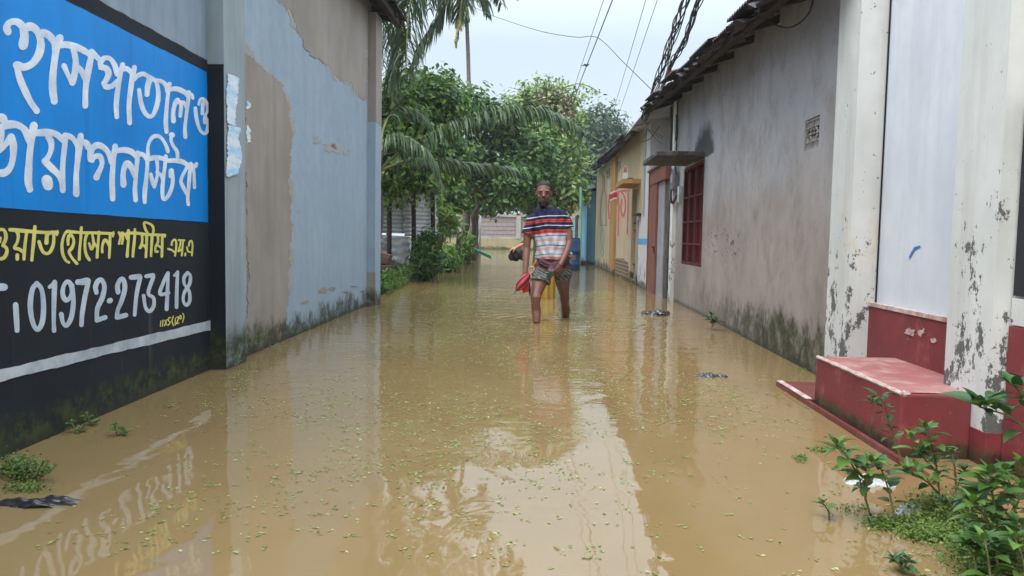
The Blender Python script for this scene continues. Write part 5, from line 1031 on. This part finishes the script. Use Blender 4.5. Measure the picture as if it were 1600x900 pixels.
mb = MB(); mb.tube([at_y(1047, 104, 10.95), at_y(1041, 122, 11.1), at_y(1034, 138, 11.3)], [.035, .03, .03], 8); mb.tube([at_y(1034, 138, 11.3), at_y(1040, 148, 11.2)], [.03, .012], 8); mb.build('sleeve', m_sleeve, bd)
cable('black cable hanging in a wide loop on the grey house wall near its eave', [at_y(1190, -20, 5.9), at_y(1192, 20, 5.85), at_y(1206, 36, 5.75), at_y(1232, 43, 5.6), at_y(1254, 32, 5.45), at_y(1268, 10, 5.3), at_y(1270, -20, 5.2)], .0065, 'wall_cable', m_cable, None)
cable('short pale cable end curling under the tin eave above the grey wall', [at_y(1178, -10, 5.9), at_y(1179, 15, 5.85), at_y(1184, 16, 5.8), at_y(1190, 4, 5.75), at_y(1215, 2, 5.6)], .006, 'wall_cable', m_cablegrey, None)
cable('pale cable drooping along the tin eave near the terracotta sleeve', [at_y(1044, 124, 11.0), at_y(1056, 130, 10.6), at_y(1072, 126, 10.0), at_y(1082, 112, 9.6)], .008, 'wall_cable', m_cablegrey, None)
for i, (a0, a1, a2, lab) in enumerate((((1004, 190), (1020, 205), (1036, 214), 'thin wire sagging across the white house gable, topmost'), ((1004, 192), (1018, 206), (1034, 217), 'thin wire sagging across the white house gable, second from top'), ((1002, 222), (1015, 217), (1030, 198), 'thin wire looping low across the white house gable'), ((1008, 196), (1022, 214), (1034, 224), 'thin wire slanting steeply down the white house gable'))):
    cable(lab, [at_y(*a0, 12.3), at_y(*a1, 12.1), at_y(*a2, 11.6)], .006, 'slack_wire', m_cable, 'slack wires at the white house')
t = thing('electric_meter', 'grey electric meter box tangled in cables at the far end of the grey house', 'meter', GREY.hit(1056, 282, .05))
c_ = GREY.hit(1055, 284, .045); mb = MB(); mb.obox(Vector((c_.x-.05, c_.y-.10, c_.z-.12)), Vector((.095, 0, 0)), Vector((0, .20, 0)), Vector((0, 0, .26))); bo = mb.build('box', m_cablegrey, t); bv = bo.modifiers.new('b', 'BEVEL'); bv.width = .012
mb = MB(); mb.obox(Vector((c_.x-.058, c_.y-.07, c_.z-.02)), Vector((.01, 0, 0)), Vector((0, .14, 0)), Vector((0, 0, .12))); mb.build('dial_window', m_tinpale, t)
mb = MB(); c2_ = GREY.hit(1062, 300, .03); mb.obox(Vector((c2_.x-.02, c2_.y-.06, c2_.z-.14)), Vector((.045, 0, 0)), Vector((0, .13, 0)), Vector((0, 0, .22))); mb.build('junction_box', m_letter2, t)
for i in range(6):
    mb = MB(); o_ = i*2.4; q = [GREY.hit(1047+o_, 158, .03), GREY.hit(1048+o_*.9, 200, .05), GREY.hit(1047+o_*.8, 240, .03), GREY.hit(1049+o_*.6, 272, .06)]
    if i < 3: q += [GREY.hit(1047+i, 305, .09), GREY.hit(1050+i, 318, .06), GREY.hit(1056+i, 305, .05)]
    mb.tube(cr([tuple(p) for p in q], 6), .010, 5); mb.build('cable', m_cable if i % 3 else m_cablegrey, t)
p = on_z(915, 104, 5.02); t = thing('bird', 'small grey bird perched on the kinked cable against the sky', 'bird', p)
BS = .55; PV = lambda x, y, z: p+Vector((x, y, z))*BS
e = MB(); e.ball(PV(.02, 0, .06), .10*BS, .05*BS, .05*BS, 14, 8, Matrix.Rotation(.25, 3, 'Y')); e.ball(PV(.11, 0, .095), .04*BS, .035*BS, .036*BS); e.tube([PV(.14, 0, .09), PV(.175, 0, .082)], [.006, .002], 6); e.tube([PV(-.05, 0, .06), PV(-.22, 0, .03)], [.016, .007], 6); e.tube([PV(.0, .01, .03), PV(.0, .01, -.01)], .004, 5); e.tube([PV(.02, -.01, .03), PV(.02, -.01, -.01)], .004, 5)
e.fused('body', simple('grey brown feathers', lin(96, 90, 92), lin(60, 56, 58), .8, 20), t, .005, 2)
e = MB()
for s_ in (-1, 1): e.ball(PV(-.01, s_*.045, .065), (.085*BS), .012*BS, .035*BS, 12, 6, Matrix.Rotation(.25, 3, 'Y'))
e.build('wing', simple('darker wing feathers', lin(66, 62, 66), None, .8), t, True)

# ------------------------------------------------------------------ litter in the water
def crumple(name, px, py, w_, d_, hgt, m, lab, cat, rot=0, seed=1):
    c_ = at_z(px, py); r_ = random.Random(seed); ph_ = [r_.uniform(0, 6) for _ in range(8)]
    def fn(u, v):
        uu, vv = 2*u-1, 2*v-1; rr = math.hypot(uu, vv)/(1+.25*math.sin(3*math.atan2(vv, uu)+ph_[0])+.12*math.sin(7*math.atan2(vv, uu)+ph_[1]))
        ed = max(0, 1-rr*rr*.9) if rr < 1.06 else 0
        k = min(1, 1.0/max(rr, 1e-6)); uu, vv = uu*min(1, k), vv*min(1, k)
        z_ = hgt*(ed**.6)*(.6+.25*math.sin(uu*7+ph_[2]+3*vv)+.22*math.sin(vv*11+ph_[3]-4*uu)+.18*math.sin(uu*19+vv*13+ph_[4]))-.006
        x_, y_ = uu*w_/2, vv*d_/2; return (c_.x+x_*math.cos(rot)-y_*math.sin(rot), c_.y+x_*math.sin(rot)+y_*math.cos(rot), z_)
    mb = MB(); mb.grid(fn, 36, 30); return tag(mb.build(name, m, None, True), lab, cat)
m_bagb, m_bagw = simple('black plastic film', (.012, .012, .014), (.03, .03, .032), .28, 8, .2, .5), simple('white plastic film', lin(186, 186, 186), lin(150, 152, 156), .45, 8, .2, .3)
crumple('plastic_litter', 1026, 491, .34, .30, .06, m_bagb, 'crumpled black plastic floating in the lane to the right of the man, the farther one', 'litter', .1, 2)
crumple('plastic_litter', 1110, 588, .22, .10, .030, m_bagb, 'strip of black plastic floating near the middle of the grey wall, the nearer one', 'litter', -.1, 4)
crumple('plastic_litter', 48, 787, .34, .10, .025, m_bagb, 'long shred of black plastic floating by the foot of the sign wall', 'litter', .18, 6)
crumple('plastic_bag', 1356, 755, .19, .09, .035, m_bagw, 'crumpled white plastic bag caught in the plants before the red step', 'bag', -.2, 8)
crumple('plastic_scrap', 1420, 800, .12, .06, .03, m_bagw, 'small pale plastic scrap in the weed mat nearest the corner', 'litter', .3, 9)

# ------------------------------------------------------------------ plants and floating weed
def ovate(mb, p, d, up, L, W, droop=.5, nseg=6):
    p = Vector(p); d = Vector(d).normalized(); up = Vector(up); sd_ = d.cross(up)
    if sd_.length < .05: sd_ = d.cross(Vector((1, 0, 0)))
    sd_.normalize(); rows = []; tw = rnd.uniform(-.3, .3)
    for i in range(nseg+1):
        t_ = i/nseg; w_ = W*.5*(math.sin(math.pi*min(1, t_**.72))**.85)*(1-.15*t_)+.0004; u_ = sd_.cross(d).normalized(); s2 = (sd_*math.cos(tw)+u_*math.sin(tw))
        rows.append([p-s2*w_+u_*w_*.30, p-s2*w_*.5+u_*w_*.06, p, p+s2*w_*.5+u_*w_*.06, p+s2*w_+u_*w_*.30]); p = p+d*(L/nseg); d = (d+Vector((0, 0, -droop/nseg))).normalized()
    mb.add([v for r in rows for v in r], [(i*5+j, i*5+j+1, i*5+6+j, i*5+5+j) for i in range(nseg) for j in range(4)])
def plant(lab, stems, leaf, m, name='leafy_weed', dens=1.0, group='leafy weeds by the red step'):
    """stems: lists of (px, py, Y); leaves in alternating pairs up each stem"""
    base = at_y(*stems[0][0]); t = thing(name, lab, 'plant', base, group); ms, ml = MB(), MB()
    for st_ in stems:
        q = [Vector(p) for p in cr([tuple(at_y(*k)) for k in st_], 8)]; m_ = len(q); ms.tube(q, [.0026*(1-.7*i/m_)+.0010 for i in range(m_)], 6)
        L = sum((q[i+1]-q[i]).length for i in range(m_-1)); n = max(5, int(L/.0165*dens)); az = rnd.uniform(0, 6)
        for k in range(n):
            f = (.16+.84*(k+1)/n)*(m_-1); i = min(int(f), m_-2); p = q[i].lerp(q[i+1], min(1, f-i)); ax_ = (q[i+1]-q[i]).normalized(); az += 2.4
            for o_ in ((0, math.pi) if rnd.random() < .6 else (0,)):
                d = Vector((math.cos(az+o_), math.sin(az+o_), rnd.uniform(.0, .7))); d = (d-ax_*d.dot(ax_)*.6+ax_*.25).normalized(); sz = leaf*rnd.uniform(.6, 1.2)*(1.0 if k < n*.75 else .7)
                ms.tube([p, p+d*sz*.18], .0013, 4); ovate(ml, p+d*sz*.17, d, Z, sz, sz*rnd.uniform(.46, .6), rnd.uniform(.3, 1.1))
        for o_ in range(3): ovate(ml, q[-1], Vector((math.cos(o_*2.1), math.sin(o_*2.1), 1.2)), Z, leaf*.6, leaf*.28, .4)
    ms.build('stem', m_rach, t, True); ml.build('leaves', m, t, True); return t
plant('bright weed with broad leaves rising over the white plastic bag', [[(1360, 806, 2.46), (1344, 752, 2.45), (1324, 714, 2.44), (1306, 694, 2.43)], [(1352, 780, 2.46), (1356, 745, 2.42), (1362, 722, 2.42)]], .072, m_herb)
plant('thin weed with sparse dark leaves just right of the white plastic bag', [[(1398, 816, 2.44), (1391, 775, 2.44), (1378, 736, 2.45), (1368, 720, 2.45)]], .058, m_herbd, dens=.8)
plant('tall yellowish branching weed in front of the near end of the red step', [[(1470, 796, 2.52), (1464, 735, 2.55), (1454, 690, 2.56), (1446, 668, 2.56)], [(1462, 735, 2.55), (1440, 712, 2.56), (1424, 684, 2.56)], [(1466, 770, 2.53), (1440, 745, 2.5), (1415, 735, 2.48)]], .062, m_herb)
plant('dark slender weed leaning on the lane face of the red step', [[(1412, 728, 2.95), (1398, 690, 2.95), (1387, 650, 2.95), (1376, 622, 2.95), (1362, 628, 2.93)]], .055, m_herbd, dens=.8)
plant('dark bushy weed under the near pillar at the end of the red step', [[(1494, 770, 2.7), (1492, 735, 2.72), (1488, 708, 2.73)], [(1494, 765, 2.7), (1506, 735, 2.7)]], .05, m_herbd)
plant('large leaved weed reaching in from the right edge before the red plinth', [[(1640, 760, 2.0), (1615, 690, 2.02), (1585, 655, 2.04), (1545, 640, 2.06), (1530, 636, 2.06)], [(1615, 690, 2.02), (1600, 625, 2.05), (1588, 606, 2.05)]], .10, m_herbd, dens=.62)
plant('pale broad leaved bush in the bottom right corner, topmost clump', [[(1575, 920, 1.95), (1560, 830, 1.98), (1550, 765, 2.0), (1547, 738, 2.0)], [(1565, 860, 1.97), (1585, 800, 1.98), (1598, 765, 1.98)], [(1562, 850, 1.97), (1535, 800, 1.97), (1520, 785, 1.97)]], .075, m_herb)
plant('deep green low bush filling the bottom right corner', [[(1560, 930, 1.85), (1540, 870, 1.86), (1520, 835, 1.87)], [(1585, 940, 1.82), (1590, 870, 1.84), (1596, 820, 1.85)], [(1570, 940, 1.83), (1560, 890, 1.82), (1555, 850, 1.83)]], .065, m_herbd)
for lab_, st__, lf_, mm_ in (('leafy yellow green bush crowding the right edge under the red plinth', [[(1590, 830, 2.2), (1582, 770, 2.22), (1570, 735, 2.23)], [(1600, 830, 2.2), (1604, 770, 2.2), (1598, 725, 2.22)], [(1585, 820, 2.2), (1556, 780, 2.2), (1540, 770, 2.2)]], .07, m_herb), ('dense broad leaved bush at the very bottom right with leaves close to the camera', [[(1530, 935, 1.84), (1524, 880, 1.85), (1512, 850, 1.86)], [(1550, 935, 1.8), (1545, 880, 1.8), (1538, 842, 1.82)], [(1605, 940, 1.76), (1600, 880, 1.78), (1586, 842, 1.8)]], .062, m_herb), ('low weed between the white bag and the large leaved bush', [[(1520, 815, 2.42), (1518, 790, 2.43), (1508, 768, 2.44)], [(1500, 822, 2.4), (1494, 800, 2.4), (1478, 788, 2.41)], [(1530, 820, 2.4), (1540, 795, 2.4)]], .055, m_herbd)):
    plant(lab_, st__, lf_, mm_, dens=.75)
plant('small sprig standing in the water left of the weed mat', [[(1296, 812, 2.45), (1294, 798, 2.45), (1286, 786, 2.45)]], .04, m_herb)
plant('small dark sprig in the water at the bottom, before the weed mat', [[(1408, 892, 2.06), (1404, 880, 2.06), (1394, 872, 2.06)], [(1408, 892, 2.06), (1420, 876, 2.06)]], .038, m_herbd)
plant('little green weed at the water line of the grey wall', [[(1112, 512, 7.6), (1113, 502, 7.6), (1111, 492, 7.6)], [(1112, 512, 7.6), (1120, 500, 7.6)]], .09, m_herbd, group='weeds at the wall foot')
for i, (px, py, lab) in enumerate(((118, 676, 'green sprig at the water line of the sign wall, leftmost of three'), (142, 664, 'green sprig at the water line of the sign wall, middle of three'), (184, 680, 'sprig of green weed floating just off the sign wall, right of the others'))):
    Yp = at_z(px, py).y; plant(lab, [[(px, py, Yp), (px-3, py-9, Yp), (px-6, py-16, Yp)], [(px, py, Yp), (px+10, py-5, Yp)]], .032, m_herb, group='weeds at the wall foot')
for i, (px, py) in enumerate(((14, 742), (38, 748), (56, 752))):
    Yp = at_z(px, py).y; plant(('leftmost tuft of feathery green weed at the foot of the sign wall', 'middle tuft of feathery green weed near the left edge, by the sign wall', 'rightmost tuft of feathery green weed before the black plastic shred')[i], [[(px+rnd.uniform(-8, 8), py+rnd.uniform(-5, 8), Yp), (px+dx_, py-12, Yp), (px+dx_*1.8, py-rnd.uniform(20, 34), Yp)] for dx_ in (-14, -6, 3, 10, 17)], .022, m_herb, group='weeds at the wall foot', dens=1.2)
plant('low mossy sprig at the foot of the pale pilaster', [[(372, 574, 4.86), (371, 566, 4.86), (370, 560, 4.86)]], .035, m_herb, group='weeds at the wall foot')
plant('small leafy sprig at the foot of the bare cement patch', [[(404, 546, 5.5), (402, 532, 5.5), (405, 524, 5.5)]], .04, m_herb, group='weeds at the wall foot')
def mat_(regions):
    P = []
    for px, py, rx, ry, n, hh in regions:
        for _ in range(n):
            q = at_z(px+rs.normal(0, .5)*rx, py+rs.normal(0, .5)*ry); P.append((q.x, q.y, .003+rs.rand()*hh))
    return np.array(P)
P = mat_([(1460, 832, 44, 14, 3600, .02), (1390, 820, 40, 10, 900, .015), (1545, 865, 60, 40, 5200, .06), (1470, 800, 60, 24, 1800, .03), (1282, 704, 20, 4, 130, .008), (1250, 718, 12, 5, 110, .008), (1330, 795, 30, 10, 60, .006), (30, 740, 34, 16, 700, .05), (40, 765, 40, 8, 300, .015), (1250, 580, 12, 3, 40, .01), (420, 540, 24, 5, 160, .01)])
tag(leafobj('weed_mat', P, np.tile([0, -.2, 1.0], (len(P), 1)), (.007, .017), m_mat, None, aspect=.6, jit=.6), 'mats of tiny green floating weed by the walls and the red step', 'weed', kind='stuff')
P = []
for _ in range(21000):
    yy = 2.0+11*rs.rand()**1.1; xx = -1.95+3.5*rs.rand()
    g = .5+.5*math.sin(xx*2.3+.9*math.sin(yy*1.3))*math.sin(yy*1.7+.8*math.sin(xx*3.1)); edge = 1 if -1.3 < xx < 1.2 else .28
    g = g*g*1.4; cl = .5+.5*math.sin(xx*9+3*math.sin(yy*4.1))*math.sin(yy*7.3+2*math.sin(xx*6.7))
    if rs.rand() > (.14+1.1*g)*(.35+1.2*cl)*edge*(.55 if yy < 3.4 else 1.0): continue
    n = 1+int(rs.rand()*4); th = rs.rand()*6.3; 
    for k in range(n): P.append((xx+math.cos(th)*k*.013+rs.normal(0, .005), yy+math.sin(th)*k*.013+rs.normal(0, .005), .0015+rs.rand()*.002))
P = np.array(P); tag(leafobj('duckweed', P, np.tile([0, 0, 1.0], (len(P), 1)), (.008, .019), m_weed, None, aspect=.6, jit=.12, fold=.1), 'specks of pale green duckweed drifting on the brown water', 'weed', kind='stuff')

# ------------------------------------------------------------------ the damp air
a = M('damp air'); a.nt.nodes.remove(a.b); v_ = a.n('ShaderNodeVolumePrincipled'); v_.inputs['Color'].default_value = (.86, .92, 1, 1); v_.inputs['Density'].default_value = .0012; v_.inputs['Anisotropy'].default_value = .2
a.nt.links.new(v_.outputs[0], a.nt.nodes['Material Output'].inputs['Volume'])
mb = MB(); mb.box(-905, 905, -65, 1505, -1.4, 14); tag(mb.build('haze', a.m), 'pale damp air that fades the far trees a little', 'haze', kind='stuff')
